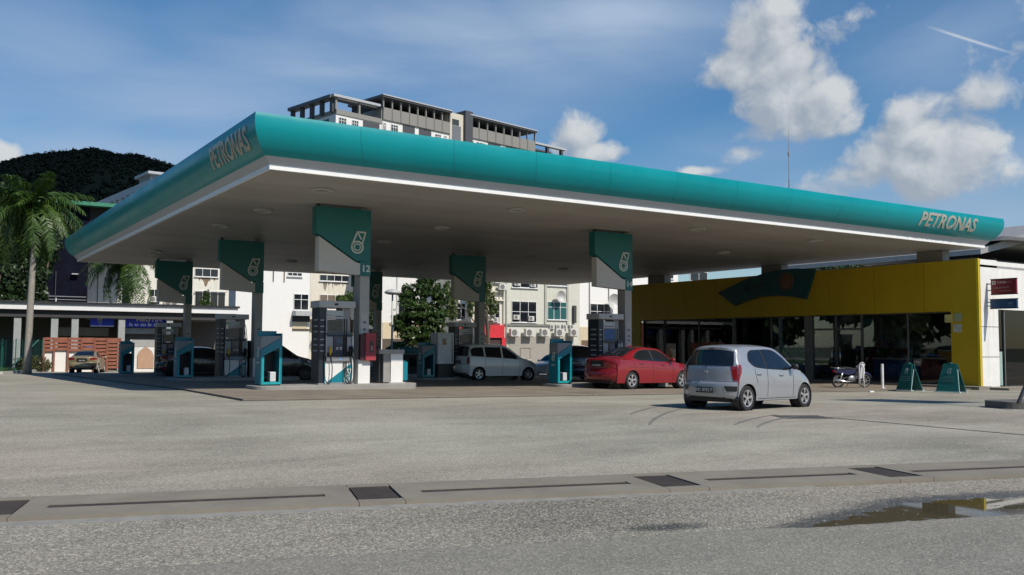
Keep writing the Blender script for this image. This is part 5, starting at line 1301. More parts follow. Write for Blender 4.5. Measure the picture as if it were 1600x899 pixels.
for px, py, lab in ((806, 443, 'air conditioner at the left of the upper window of the pale green house'), (831, 445, 'air conditioner at the right of the upper window of the pale green house'), (805, 496, 'air conditioner at the left of the lower window of the pale green house'), (828, 498, 'air conditioner at the right of the lower window of the pale green house')):
    ac(px, py, YB, .62, lab, 'air conditioners on the shop houses', out=.05)
F2, w, zt_ = building('white_house', 905.3, 1060, YB+.2, 372, WHITEB, 'white shop house with a satellite dish and grilled window behind pillar 14')
F2.window(922, 475, 954, 499, 3, 2, .5); F2.window(968, 420, 983, 432, 2, 1); F2.window(1045, 428, 1052, 436, 1, 1); F2.window(1078, 425, 1105, 440, 2, 1)
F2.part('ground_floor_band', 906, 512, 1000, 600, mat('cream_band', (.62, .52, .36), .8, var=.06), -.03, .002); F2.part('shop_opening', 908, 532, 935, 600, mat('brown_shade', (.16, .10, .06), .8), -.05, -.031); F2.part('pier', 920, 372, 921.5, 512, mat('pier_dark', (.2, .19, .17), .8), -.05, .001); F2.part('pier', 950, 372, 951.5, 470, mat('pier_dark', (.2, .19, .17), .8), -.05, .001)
d = MB(); q = F2.q(951, 472); d.lathe([(0, 0), (.5, -.1), (.8, -.35), (.8, -.32), (.5, -.06), (0, .04)], 16, c=(q[0], -.6, q[1]), axis='y'); d.tube([(q[0], -.5, q[1]), (q[0], 0, q[1]-.3)], .04, 5); d.build('satellite_dish', GREYL, F2.r, smooth=40)
ac(968, 432, YB+.2, .7, 'air conditioner on the white house beside pillar 14 sign', 'air conditioners on the shop houses', out=.05)
F3, w, zt_ = building('red_shop', 716, 786.7, YB+.1, 372, CREAMW, 'cream shop house with a red painted shopfront and creepers')
F3.part('red_fascia', 752, 508, 786, 528, mat('shop_red', (.62, .035, .045), .5), -.25, .001); F3.part('red_pier', 782, 528, 788, 585, mat('shop_red', (.62, .035, .045), .5), -.25, .001); F3.part('shop_opening', 752, 528.2, 781.8, 585, mat('opening_dark', (.05, .03, .03), .8), -.05, .001)
F3.window(766, 424, 782, 443, 2, 2, .5); F3.window(765, 470, 781, 504, 2, 2, .5); F3.window(713, 474, 727, 500, 2, 2, .3)
F3.part('red_notice', 711, 507, 728, 517, mat('notice_red', (.6, .06, .06), .5), -.3, .001)
ac(781, 449, YB+.1, .8, 'air conditioner above the red shopfront on a bracket', 'air conditioners on the shop houses', out=.3); ac(763, 497, YB+.1, .7, 'air conditioner low on the cream wall above the red shopfront', 'air conditioners on the shop houses', out=.2); ac(772, 500, YB+.1, .6, 'small pale air conditioner right above the red fascia', 'air conditioners on the shop houses', out=.12)
for x0, y0, x1, y1 in ((744, 440, 784, 442), (755, 455, 785, 457), (744, 468, 786, 470)): F3.part('ledge', x0, y0, x1, y1, CREAMW, -.3, .001)
for px in (768, 779, 785): F3.part('pipe', px, 452, px+.8, 506, mat('pipe', (.4, .4, .36)), -.12, -.05)
F4, w, zt_ = building('white_block', 596, 716.5, 78, 368, WALLW, 'white block with a tall window behind the leafy tree')
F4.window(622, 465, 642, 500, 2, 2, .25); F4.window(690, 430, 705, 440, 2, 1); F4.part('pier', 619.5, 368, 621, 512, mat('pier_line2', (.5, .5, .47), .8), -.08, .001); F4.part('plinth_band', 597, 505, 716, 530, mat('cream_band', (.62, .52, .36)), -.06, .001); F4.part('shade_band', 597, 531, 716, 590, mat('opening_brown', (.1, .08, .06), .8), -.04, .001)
F5, w, zt_ = building('stained_house', 483.3, 596, 84, 368, CREAMW, 'cream house with dark water stains under its upper windows')
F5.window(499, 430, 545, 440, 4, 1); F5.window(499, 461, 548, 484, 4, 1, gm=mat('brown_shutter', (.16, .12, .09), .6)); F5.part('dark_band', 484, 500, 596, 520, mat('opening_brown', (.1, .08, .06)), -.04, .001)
STN = mat('water_stain', (.26, .23, .19), .9, var=.3, vs=2)
sb = MB()
for px, w_, y1 in ((508, 3.5, 458), (514, 1.5, 450), (527, 6, 449), (541, 5, 447), (520, 1.2, 455), (536, 1.5, 452)):
    a = F5.q(px-w_, 441); b = F5.q(px+w_, 441); c_ = F5.q(px, y1); xs = [a[0]+(b[0]-a[0])*k/8 for k in range(9)]
    dep = [a[1]-(a[1]-c_[1])*random.uniform(.4, 1)*math.sin(math.pi*(k+.6)/9) for k in range(9)]
    sb.add([(x, -.003, a[1]) for x in xs]+[(x, -.003, dd_) for x, dd_ in zip(xs, dep)], [(k, 9+k, 10+k, k+1) for k in range(8)])
sb.build('water_stain', STN, F5.r)
F6, w, zt_ = building('white_wall_block', 367, 483, 76, 368, WHITEB, 'plain bright white gable wall with one four pane window', depth=2)
F6.window(458.5, 459.5, 482, 485, 2, 2, .35); F6.part('gutter', 427, 368, 428.2, 440, mat('gutter_brown', (.15, .11, .08), .7), -.08, .001); F6.part('gutter', 444, 368, 445.2, 441, mat('gutter_brown', (.15, .11, .08), .7), -.08, .001)
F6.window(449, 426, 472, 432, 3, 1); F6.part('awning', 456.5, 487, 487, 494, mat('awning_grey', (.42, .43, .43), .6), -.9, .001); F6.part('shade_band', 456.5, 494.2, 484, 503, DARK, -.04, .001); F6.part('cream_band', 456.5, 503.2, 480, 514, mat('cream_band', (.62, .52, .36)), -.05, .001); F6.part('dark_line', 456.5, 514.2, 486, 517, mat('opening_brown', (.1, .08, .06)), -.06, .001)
F7, w, zt_ = building('left_white_house', 133, 399, 96, 368, mat('old_white_wall', (.73, .71, .63), .8, var=.06, streak=.4, dirtc=(.35, .31, .25)), 'long off white house with grilled windows behind the second palm')
F7.window(304, 420, 341, 433, 3, 1); F7.window(304, 455, 352, 480, 4, 1); F7.window(172, 412, 186, 424, 2, 1, gm=CURT); F7.window(232, 452, 250, 476, 2, 1)
F7.part('pier', 153, 368, 154.2, 478, mat('pier_dark', (.2, .19, .17)), -.06, .001); F7.part('pier', 366, 368, 367.2, 478, mat('pier_dark', (.2, .19, .17)), -.06, .001); F7.part('grille', 303, 456, 353, 457, GREYM, -.3, -.2)
for k, px in enumerate((238, 262, 272)): ac(px, 468+6*(k > 0), 96, .8, ['air conditioner', 'white air conditioner', 'air conditioner farther right'][k]+' on the off white house left of the far left pillar', 'air conditioners on the shop houses', out=.2)
# stains under its window
sb = MB()
for px, w_, y1 in ((322, 7, 452), (312, 3, 440), (335, 3, 441)):
    a = F7.q(px-w_, 434); b = F7.q(px+w_, 434); c_ = F7.q(px, y1); xs = [a[0]+(b[0]-a[0])*k/8 for k in range(9)]
    dep = [a[1]-(a[1]-c_[1])*(.25+.75*math.exp(-((k-4)/1.6)**2))*random.uniform(.7, 1) for k in range(9)]
    sb.add([(x, -.003, a[1]) for x in xs]+[(x, -.003, dd_) for x, dd_ in zip(xs, dep)], [(k, 9+k, 10+k, k+1) for k in range(8)])
sb.build('water_stain', mat('brown_stain', (.22, .16, .10), .9, var=.3, vs=2), F7.r)
# dark building on the left with the green roof edge
F8, w, zt_ = building('dark_building', 62, 134.5, 92, 318, mat('shaded_weathered_wall', (.004, .005, .013), .8, var=.6, vs=1.1, dirt=.32, dirtc=(.032, .038, .058), spec=.1), 'dark weathered building with a thin green roof edge, behind the palm', depth=20)  # near-black base holds the facade's shade; lighter blotches are weathering
F8.part('rail', 62, 463, 134, 464.2, GREYM, -.3, -.25); F8.part('rail', 62, 468, 134, 469, GREYM, -.3, -.25); F8.part('lamp_bracket', 111, 428, 122, 429.5, GREYL, -.5, -.1); F8.part('post', 85.5, 424, 86.5, 476, mat('post_dark', (.05, .055, .07), .6), -.32, -.26); F8.part('pipe', 86, 466, 87.5, 474, TRIM, -.35, -.31)
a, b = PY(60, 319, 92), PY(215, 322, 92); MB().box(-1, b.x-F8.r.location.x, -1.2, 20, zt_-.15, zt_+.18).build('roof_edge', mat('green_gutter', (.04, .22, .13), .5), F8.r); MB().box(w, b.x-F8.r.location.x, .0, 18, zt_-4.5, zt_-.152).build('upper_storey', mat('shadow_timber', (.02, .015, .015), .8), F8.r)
# long white frame building climbing away at left
a = PY(150, 317, 135); b = PZ(216, 289, a.z)
r = empty('framed_building', (b.x, b.y, 0), math.atan2(a.y-b.y, a.x-b.x), label='long white framed building climbing away below the dark hill at left', cat='building')
Lb = math.hypot(a.x-b.x, a.y-b.y); zz = a.z
FW = mat('frame_white_grey', (.42, .43, .45), .6, var=.1)
MB().box(-8, Lb*1.05, -9, -.5, -1, zz-2.6).build('wall', mat('wall_shade_grey', (.10, .11, .12), .8), r); MB().box(-8, Lb*1.05, -.5, .1, zz-.8, zz).build('top_beam', FW, r); MB().box(-8, Lb*1.05, -.5, .12, zz-3.2, zz-2.6).build('floor_beam', FW, r)
for k in range(9): MB().box(Lb*k/8-.35, Lb*k/8+.35, -.45, .16, zz-2.6, zz-.8).build('post', FW, r)
MB().box(-4.5, -.3, -5, .0, zz+.0, zz+.65).build('stair_head', mat('stair_grey', (.25, .28, .30), .7), r); MB().box(-5, .2, -5.5, .4, zz+.65, zz+.95).build('stair_roof', FW, r)
# --- apartment tower
TY = 175.0
c0 = PD(583, 145, 195.0); ang = R(12)
ax_ = Vector((math.cos(ang), math.sin(ang), 0)); bx_ = Vector((-math.sin(ang), math.cos(ang), 0))
tw = empty('apartment_tower', (c0.x, c0.y, 0), ang, label='tall grey and white apartment tower with open roof pergolas above the canopy', cat='building')
def tp_(px, py, d=0.0):
    """point on the tower's front plane, pushed back by d"""
    v = ray(px, py); n = bx_; t = ((c0+bx_*d-CAM).dot(n))/v.dot(n); q = CAM+v*t-Vector((c0.x, c0.y, 0)); return q.dot(ax_), q.z
def tl_(px, py, u):
    """point on the plane across the tower at u"""
    v = ray(px, py); n = ax_; t = ((c0+ax_*u-CAM).dot(n))/v.dot(n); q = CAM+v*t-Vector((c0.x, c0.y, 0)); return q.dot(bx_), q.z
TG = mat('tower_grey', (.26, .25, .23), .75, var=.06); TWH = mat('tower_white', (.78, .77, .74), .7, var=.03); TDK = mat('tower_dark', (.07, .075, .085), .7); TST = mat('tower_steel', (.10, .105, .12), .6); TTOP = mat('tower_coping', (.45, .47, .50), .6)
zt1 = c0.z; u1 = tp_(703, 176)[0]; u2 = tp_(723.5, 180)[0]; u3 = tp_(735, 180)[0]; u4 = tp_(836, 202)[0]; u5 = tp_(880, 230)[0]; u0 = tp_(520.5, 150.8, 2)[0]
zg = tp_(602, 171)[1]; zw = tp_(602, 189)[1]
def tbox(name, a, b, d0, d1, z0_, z1_, m_): return MB().box(a, b, d0, d1, z0_, z1_).build(name, m_, tw)
H_ = zt1
rows = H_-2.2
# first block: roof slab on posts, parapet band, then white and recessed bays
uA = tp_(599, 165)[0]
def block(a, b, top, n, wins):
    tbox('roof_slab', a-.8, b, -.8, 12, top-.55, top, TST); tbox('roof_coping', a-.8, b, -1.0, -.8, top-.22, top+.02, TTOP)
    zb1 = top-2.6; zb2 = zb1-2.6
    tbox('rear_wall', a+.3, b-.2, 6, 12, zb1, top-.55, mat('tower_void', (.03, .032, .038), .8))
    for k in range(n+1):
        x = a+(b-a)*k/n; tbox('roof_post', x-.14, x+.14, -.12, .3, zb1, top-.55, TG)
    MB().box(a, b, -.1, 12, zb2, zb1).build('parapet_band', TG, tw)
    for k in range(1, n): x = a+(b-a)*k/n; tbox('band_rib', x-.10, x+.10, -.2, -.1, zb2, zb1, mat('tower_rib', (.19, .185, .17), .75))
    tbox('storeys', a, b, .25, 12, 0, zb2, TWH)
    z = zb2
    for st in range(7):
        for k, w_ in enumerate(wins):
            x0, x1 = a+(b-a)*w_[0], a+(b-a)*w_[1]
            if w_[2] == 'b':
                tbox('balcony_recess', x0, x1, .2, .249, z-2.9, z-.15, TDK)
                if st < 2: tbox('balcony_rail', x0, x1, .0, .06, z-2.9, z-1.9, GREYM)
            else:
                o = tbox('window', x0, x1, .19, .249, z-2.3, z-.7, mat('tower_window', (.05, .06, .06), .3))
                if st < 2:
                    mm = MB(); n_ = 3
                    for i in range(n_+1): xx = x0+(x1-x0)*i/n_; mm.box(xx-.05, xx+.05, .15, .189, z-2.35, z-.65)
                    mm.box(x0, x1, .152, .188, z-1.25, z-1.15); mm.build('frame', WINF, o)
        z -= 3.1
block(uA, u1, zt1-.0, 8, [(.01,.05,'w'),(.12,.22,'w'),(.29,.47,'b'),(.53,.72,'b'),(.78,.87,'w'),(.92,.96,'w')])
zt2 = tp_(737, 181)[1]
block(u3, u4, zt2, 8, [(.03,.06,'w'),(.10,.22,'w'),(.27,.46,'b'),(.54,.73,'b'),(.80,.90,'w')])
tbox('stair_tower', u1, u2, -.1, 12, 0, tp_(713, 178)[1], mat('tower_cream', (.62, .58, .48), .7)); tbox('stair_glass', u1+.6, u2-.8, -.2, -.1, 0, tp_(713, 197)[1], mat('tower_panel', (.17, .18, .2), .5)); tbox('stair_window', u1+.6, u1+2.6, -.22, -.1, tp_(711, 196)[1]+.1, tp_(711, 187)[1], mat('tower_window', (.05, .06, .06)))
tbox('dark_fin', u2, u3, -.9, 12, 0, tp_(729, 175)[1], TDK)
# left wing, lower and set forward, with pergola
zl = tp_(520.5, 151, 2)[1]
ul0 = tp_(523, 160, 1)[0]; zlw = tp_(526, 172, 1)[1]
tbox('wing_wall', ul0, uA, .5, 26, 0, zlw-1.0, TWH); tbox('wing_band', ul0, uA-.05, .3, 26, zlw-1.0, zlw, TG)
dl_ = tl_(451, 178, ul0-1)[0]
tbox('pergola_beam', ul0-1, uA-.82, -.2, .9, zl-.5, zl, TTOP); tbox('pergola_roof', ul0-1, uA-.1, 1.4, 3.0, zl-.6, zl-.1, TST); tbox('pergola_side_beam', ul0-1.3, ul0+.6, .92, dl_, zl-.7, zl-.02, TST)
for k in range(5): tbox('pergola_post', ul0-.6, ul0+.1, 1+(dl_-2)*k/4, 1.9+(dl_-2)*k/4, zlw-.5, zl-.7, TDK)
for k in range(3): x = ul0+(uA-ul0)*k/2; tbox('pergola_post', x-.2, x+.2, .4, .9, zlw, zl-.5, TG)
z = zlw-1.0
for st in range(5):
    for x0, x1, kd in ((.06,.22,0),(.34,.48,0),(.58,.95,1)):
        a, b = ul0+(uA-ul0)*x0, ul0+(uA-ul0)*x1
        if kd: tbox('balcony_recess', a, b, .45, .499, z-2.9, z-.2, TDK)
        else:
            o = tbox('window', a, b, .44, .499, z-2.3, z-.6, mat('tower_window', (.05, .06, .06)))
            mm = MB(); [mm.box(a+(b-a)*i/3-.05, a+(b-a)*i/3+.05, .40, .438, z-2.35, z-.55) for i in range(4)]; mm.box(a, b, .402, .437, z-1.2, z-1.1); mm.build('frame', WINF, o)
    tbox('window', ul0-.06, ul0-.001, 3, 5, z-2.3, z-.6, mat('tower_window', (.05, .06, .06))); z -= 3.1
# right wing
zr = tp_(824, 219)[1]; tbox('wing_wall', u4, u5, 2, 12, 0, zr-3.0, TG); tbox('pergola_beam', u4, u5+1, -.2, 1, zr-.5, zr, TTOP); tbox('pergola_roof', u4, u5+1, 5, 12, zr-.5, zr-.1, TST)
for k in range(1, 3): x = u4+(u5-u4)*k/2; tbox('pergola_post', x-.7, x, 0, .8, zr-3.0, zr-.5, TDK)

# ------------------------------------------------------------------ arcade, fence, walls at left
YA = 69.5
fz1, fz0 = PY(200, 477.5, YA).z, PY(200, 487, YA).z
x0, x1 = PY(-60, 480, YA).x, PY(372, 480, YA).x
ar = empty('covered_walkway', (x0, YA, 0), label='low covered walkway with a white fascia and grey posts across the left', cat='walkway')
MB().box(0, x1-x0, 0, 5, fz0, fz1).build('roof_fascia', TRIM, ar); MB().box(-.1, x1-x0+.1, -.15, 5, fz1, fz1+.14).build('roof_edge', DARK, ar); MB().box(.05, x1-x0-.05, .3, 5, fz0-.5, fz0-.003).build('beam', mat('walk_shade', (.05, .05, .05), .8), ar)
for px in (27, 85, 117, 190, 265, 345): q = PY(px, 520, YA+.4); MB().box(q.x-x0-.22, q.x-x0+.22, .4, .85, -1, fz0-.51).build('post', mat('walk_post', (.34, .36, .35), .7), ar)
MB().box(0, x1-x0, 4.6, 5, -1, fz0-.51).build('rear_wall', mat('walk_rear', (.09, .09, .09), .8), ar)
for px, py0, py1, m_ in ((100, 540, 520, GREYL), (240, 535, 515, GREYL), (60, 540, 505, mat('walk_rail', (.3, .32, .32), .6))):
    pass
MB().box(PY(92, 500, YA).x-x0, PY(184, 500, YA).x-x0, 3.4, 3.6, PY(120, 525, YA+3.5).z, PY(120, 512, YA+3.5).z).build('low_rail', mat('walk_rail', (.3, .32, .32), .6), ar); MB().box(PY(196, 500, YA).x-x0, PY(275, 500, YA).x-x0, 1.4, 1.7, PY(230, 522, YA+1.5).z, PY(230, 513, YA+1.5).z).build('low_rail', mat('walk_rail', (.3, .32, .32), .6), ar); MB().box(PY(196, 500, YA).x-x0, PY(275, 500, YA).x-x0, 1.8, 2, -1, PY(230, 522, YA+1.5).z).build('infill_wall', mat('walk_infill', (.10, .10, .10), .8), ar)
# blue shop banners
def banner(x0_, y0_, x1_, y1_, lab, Y=YA+1.1):
    a, b = PY(x0_, y0_, Y), PY(x1_, y1_, Y); r = empty('shop_banner', (a.x, Y, b.z), label=lab, cat='sign'); MB().box(0, b.x-a.x, 0, .08, 0, a.z-b.z).build('board', BLUE, r); return r, b.x-a.x, a.z-b.z
r, w, h = banner(141.5, 493, 178, 511, 'bright blue banner with a grey crest under the walkway roof')
mb = MB(); mb.prism([(w*.28, h*.82), (w*.40, h*.92), (w*.52, h*.82), (w*.50, h*.4), (w*.40, h*.16), (w*.30, h*.4)], -.03, -.002); cr_ = mb.build('crest', mat('crest_grey', (.45, .47, .5), .5, var=.5, vs=5), r); mb = MB(); mb.box(w*.30, w*.50, -.045, -.031, h*.45, h*.55); mb.box(w*.37, w*.43, -.045, -.031, h*.25, h*.40); mb.build('crest_mark', BLUE, cr_)
MB().box(0, w, -.03, -.002, h*.02, h*.10).build('white_line', TRIM, r)
r, w, h = banner(185, 494, 262, 512, 'dark blue shop banner with white lettering, cut by the walkway beam', YA+1.15)
LW = mat('banner_white', (.85, .85, .86), .5)
text('HEUTIN', h*.52, LW, (w*.62, -.006, h*.70), FRONT, 'lettering', r, ext=.004, offset=.012, sx=1.25); text('k o m b o', h*.42, LW, (w*.50, -.006, h*.24), FRONT, 'lettering', r, ext=.004, offset=.012, sx=1.5)
q = PY(139, 530, YA+.9); MB().tube([(0, 0, -.3), (0, 0, 1.9)], .35, 10).build('blue_drape', mat('blue_cloth', (.03, .08, .22), .7, var=.3), label='rolled dark blue drape standing below the crest banner', cat='drape').location = (q.x, q.y, g(q.x, q.y)-.2)
# arched lattice wall
YL = 67.6
a, b = PY(204, 531, YL), PY(241, 577, YL); lw_ = empty('lattice_wall', (a.x, YL, g(a.x, YL)-.05), label='white wall panel with a pointed arch of terracotta lattice', cat='wall')
w = b.x-a.x; h = a.z-lw_.location.z; MB().box(0, w, .0, .25, 0, h).build('panel', WALLW, lw_); MB().box(.1, w, -.02, -.001, h*.78, h).build('grey_band', mat('band_grey', (.36, .36, .34), .7), lw_)
axc = w*.62; aw_ = .5; ah = h*.78
arch = [(-aw_, .25), (aw_, .25), (aw_, ah*.62), (aw_*.78, ah*.80), (0, ah), (-aw_*.78, ah*.80), (-aw_, ah*.62)]
mb = MB(); mb.prism([(axc+x*1.08, z if z < .3 else z*1.02) for x, z in arch], -.03, -.002); mb.build('arch_frame', mat('arch_brown', (.22, .11, .07), .7), lw_)
mb = MB(); mb.prism([(axc+x, z+.01) for x, z in arch], -.04, -.031); ap = mb.build('arch_panel', mat('terracotta_pale', (.55, .36, .24), .8), lw_)
mb = MB(); k = 0
for iz in range(26):
    for ix in range(11):
        x = -aw_+.05+ix*.09+(.045 if iz % 2 else 0); z = .29+iz*.068; lim = aw_ if z < ah*.62 else aw_*max(0, (ah-z)/(ah*.38))**.75
        if abs(x) < lim-.04: mb.add([(axc+x-.03, -.041-.002, z), (axc+x, -.043, z-.022), (axc+x+.03, -.043, z), (axc+x, -.043, z+.022)], [(0,1,2,3)])
mb.build('lattice_hole', mat('terracotta_dark', (.25, .10, .06), .8), ap, kind='stuff')
# timber slat fence on low white wall
YF = 66.3
x0, x1 = PY(66, 555, YF).x, PY(188, 555, YF).x; gz_ = g(x0, YF)-.05
fe = empty('slat_fence', (x0, YF, gz_), label='brown fence of staggered horizontal timber slats with square posts', cat='fence')
posts = [PY(p_, 555, YF).x-x0 for p_ in (68, 84, 106, 127, 147, 167, 187)]
htop = PY(130, 528.5, YF).z-gz_; step = 0
lowz = [PY(130, 549, YF).z-gz_]*4+[.12]*3
for i in range(6):
    a, b = posts[i], posts[i+1]; z0_ = PY(130, 549, YF).z-gz_ if i < 4 else .15; n = int(round((htop-z0_)/.24)); 
    sh = MB().box(.06, b-a-.06, -.03, .03, 0, .17).mesh('slat') ; sh.materials.append(BROWN)
    for k in range(n):
        o = bpy.data.objects.new('slat', sh); col.objects.link(o); o.parent = fe; o.location = (a, random.uniform(-.01, .01), z0_+k*.24+(.07 if i % 2 else 0)*(k < n-1))
for i, x in enumerate(posts): MB().box(x-.06, x+.06, -.07, .07, 0, htop+.02).build('post', mat('brown_post', (.24, .08, .045), .6), fe)
q = PY(67, 560, YF+.2); b = PY(149, 560, YF+.2); MB().box(0, b.x-q.x, 0, .18, -.3, PY(100, 545, YF).z-gz_).build('low_white_wall', WHITEB, label='low white wall below the brown slat fence', cat='wall').location = (q.x, YF+.12, gz_)
# green mesh fence at far left
YM = 60.0
a, b = PY(-40, 550, YM), PY(66, 550, YM); ms = empty('mesh_fence', (a.x, YM, g(a.x, YM)), label='green wire mesh fence with thin posts at the far left', cat='fence')
h = PY(30, 531, YM).z-ms.location.z; w = b.x-a.x; GM = mat('green_wire', (.015, .12, .10), .5)
for k in range(6): MB().tube([(w*k/5, 0, 0), (w*k/5, 0, h+.05)], .03, 6).build('post', GM, ms)
mb = MB()
for k in range(int(w/.12)): mb.box(k*.12-.005, k*.12+.005, -.004, .004, .05, h)
for k in range(14): mb.box(0, w, -.006, .006, .06+h*k/14-.005, .06+h*k/14+.005)
mb.build('wire_mesh', GM, ms, kind='stuff')
mb = MB(); mb.tube([(w-1.8, -.4, .1), (w-.2, -.05, h)], .04, 6); mb.build('brace', GM, ms)
# ------------------------------------------------------------------ street lamp, teal top stand
q = PY(612, 560, 58); zt_ = PY(612, 452, 58).z; zb_ = g(q.x, 58)
sl = empty('street_lamp', (q.x, 58, zb_), label='thin pale street lamp with a mushroom head behind the canopy', cat='street lamp')
MB().tube([(0,0,0),(0,0,zt_-zb_-.3)], [.09,.06], 8).build('pole', GREYL, sl, smooth=True); mb = MB(); mb.lathe([(0,.32),(.3,.28),(.55,.12),(.56,.0),(.3,-.08),(0,-.1)], 18, c=(0,0,zt_-zb_-.3)); mb.build('lamp_head', GREYL, sl, smooth=True); MB().box(.05,.3,-.08,.08,zt_-zb_-1.5,zt_-zb_-1.35).build('bracket', GREYL, sl)
q = PY(639, 575, 56); z_ = g(q.x, 56); rt = empty('drinks_stand', (q.x, 56, z_), label='dark drinks stand with a teal name board on top, far behind the counter', cat='stand')
zz = PY(639, 543, 56).z-z_; zy = PY(639, 552, 56).z-z_; MB().box(-.75, .75, -.1, .1, zy, zz).build('name_board', TEALB, rt); text('Rental', .22, mat('board_print2', (.25, .38, .38)), (.2, -.106, (zy+zz)/2), FRONT, 'lettering', rt, ext=.004); MB().box(-.7, .7, -.3, .3, 0, zy-.1).build('cabinet', DARK, rt); MB().box(-.1, .6, -.31, -.301, .5, zy-.3).build('glass_door', GLASSD, rt); MB().box(-.65, .65, -.08, .08, zy-.1, zy).build('bracket', GREYM, rt)
# red shop seen through the far gable window
q = PY(1027, 525, 66); r_, w, zt_ = building('salmon_house', 1012, 1060, 60, 505, mat('salmon_wall', (.55, .13, .13), .7, var=.06), 'small salmon pink house with a white window frame seen through the shop glass', depth=6)
r_.window(1026, 524, 1040, 548, 1, 1); r_.part('pale_pier', 1012, 505, 1017.5, 590, mat('pale_green_pier', (.5, .52, .38), .7), -.2, .001)
# ------------------------------------------------------------------ vegetation
LEAFP = leaf_mat('palm_leaf', (.030, .075, .014), (.10, .17, .03)); LEAFD = leaf_mat('dark_leaf', (.014, .032, .012), (.045, .085, .022)); LEAFT = leaf_mat('glossy_leaf', (.02, .05, .012), (.075, .13, .03), .35); LEAFH = leaf_mat('hill_leaf_shaded', (.0015, .005, .0055), (.004, .010, .009), .9, .08)  # hill leaf colours are darkened for cloud shadow on the hill
BARK = mat('palm_bark', (.30, .28, .24), .9, var=.2, vs=5, bump=.4, bs=20); BARKD = mat('brown_bark', (.12, .09, .065), .9, var=.3, vs=5, bump=.5, bs=25)
def frond_mesh(L, n=30, lw=.055, ll=.62, droop=1.0, seed=0):
    rnd = random.Random(seed); mb = MB(); st = []
    for i in range(n+1):
        t = i/n; x = L*(t-.16*t*t*droop); z = L*(.34*t-.78*t*t*droop); st.append(Vector((x, 0, z)))
    mb.tube(st[::3], [.035*(1-k/11)+.006 for k in range(len(st[::3]))], 4)
    for i in range(3, n):
        t = i/n; d = (st[i+1]-st[i-1]).normalized(); l = ll*(math.sin(math.pi*(t*.86+.12))**.6)*rnd.uniform(.85, 1.1)
        for sg in (1, -1):
            for rep in range(2):
                out = (Vector((0, sg, 0))*rnd.uniform(.6, .95)+d*rnd.uniform(.25, .75)+Vector((0, 0, rnd.uniform(-.75, .25)))).normalized()
                b = st[i]+d*rnd.uniform(-.05, .05); m_ = b+out*l*.5+Vector((0,0,-.02)); e = b+out*l+Vector((0, 0, -l*rnd.uniform(.25, .6))); w = d*lw
                mb.add([b-w*.5, b+w*.5, m_+w*.6, e, m_-w*.6], [(0,1,2,4), (2,3,4)])
    return mb.mesh('frond')
def palm(pos, h, lean, nf, L, label, cs=0, tr=(.20, .145), shaft=True):
    r = empty('palm_tree', pos, label=label, cat='palm'); rnd = random.Random(cs)
    pts = [(lean*(k/8)**1.5, 0, h*k/8) for k in range(9)]; MB().tube(pts, [tr[0]+(tr[1]-tr[0])*k/8+.05*(k == 0) for k in range(9)], 12).build('trunk', BARK, r, smooth=True)
    if shaft: MB().tube([(lean, 0, h-.05), (lean, 0, h+.9)], [tr[1]*.95, .09], 10).build('crown_shaft', mat('crown_shaft_green', (.10, .15, .04), .5), r, smooth=True)
    meshes = []
    for k in range(4):
        me = frond_mesh(L, 32, .064, .66, (.75, 1.0, 1.25, 1.45)[k], k+cs); me.materials.append(LEAFP); meshes.append(me)
    for k in range(nf):
        o = bpy.data.objects.new('frond', meshes[k % 4]); col.objects.link(o); o.parent = r
        o.location = (lean, 0, h+(.7 if shaft else .1)+rnd.uniform(-.1, .2)); a = k*2.399+rnd.uniform(-.2, .2); el = (rnd.uniform(-.9, .15), rnd.uniform(-.5, .3), rnd.uniform(-.1, .55), rnd.uniform(.2, .8))[k % 4]
        o.rotation_euler = (rnd.uniform(-.25, .25), el, a); s = rnd.uniform(.85, 1.08); o.scale = (s, s, s)
    return r
q = PY(43, 560, 57.0); zt_ = PY(46, 343, 57.0).z; gz_ = g(q.x, 57)
palm((q.x, 57.0, gz_), zt_-gz_, .15, 46, 3.2, 'tall palm with a pale bare trunk at the left edge', 3)
q = PY(-16, 560, 62.0); zt_ = PY(-16, 350, 62).z; palm((q.x, 62.0, g(q.x, 62)), zt_-g(q.x, 62), .1, 26, 3.2, 'palm crown half cut by the left picture edge, behind the tall palm', 11)
q = PY(192, 560, 78.0); zt_ = PY(192, 408, 78).z; palm((q.x, 78.0, g(q.x, 78)), zt_-g(q.x, 78), .1, 34, 4.2, 'drooping palm behind the walkway roof under the canopy corner', 23, (.3, .24), False)
def leafcloud(blobs, n, size, seed, name, mt, parent=None, flat=.0):
    """many small leaf faces through several uneven clumps"""
    rnd = np.random.RandomState(seed); wts = np.array([b[3]*b[4]*b[5] for b in blobs])**.75; wts /= wts.sum(); vs = []; fs = []
    for b, wt in zip(blobs, wts):
        k = int(n*wt); d = rnd.normal(size=(k, 3)); d /= np.linalg.norm(d, axis=1)[:, None]; rad = rnd.uniform(.35, 1, k)**.5
        lump = 1+.22*np.sin(d[:, 0]*5+b[0])*np.cos(d[:, 1]*6+b[1])+.18*np.sin(d[:, 2]*9+b[2])
        P = np.array(b[:3])+d*(rad*lump)[:, None]*np.array(b[3:6])
        for p_, dd_ in zip(P, d):
            nrm = dd_+rnd.normal(size=3)*.7+np.array([0, 0, .4]); nrm /= np.linalg.norm(nrm); a = np.cross(nrm, rnd.normal(size=3)); a /= np.linalg.norm(a); c_ = np.cross(nrm, a); s = size*rnd.uniform(.5, 1.55); i = len(vs)
            vs += [tuple(p_-a*s*.9), tuple(p_-c_*s*.42), tuple(p_+a*s*.9), tuple(p_+c_*s*.42)]; fs.append((i, i+1, i+2, i+3))
    me = bpy.data.meshes.new(name); me.from_pydata(vs, [], fs); return link(name, me, mt, parent)
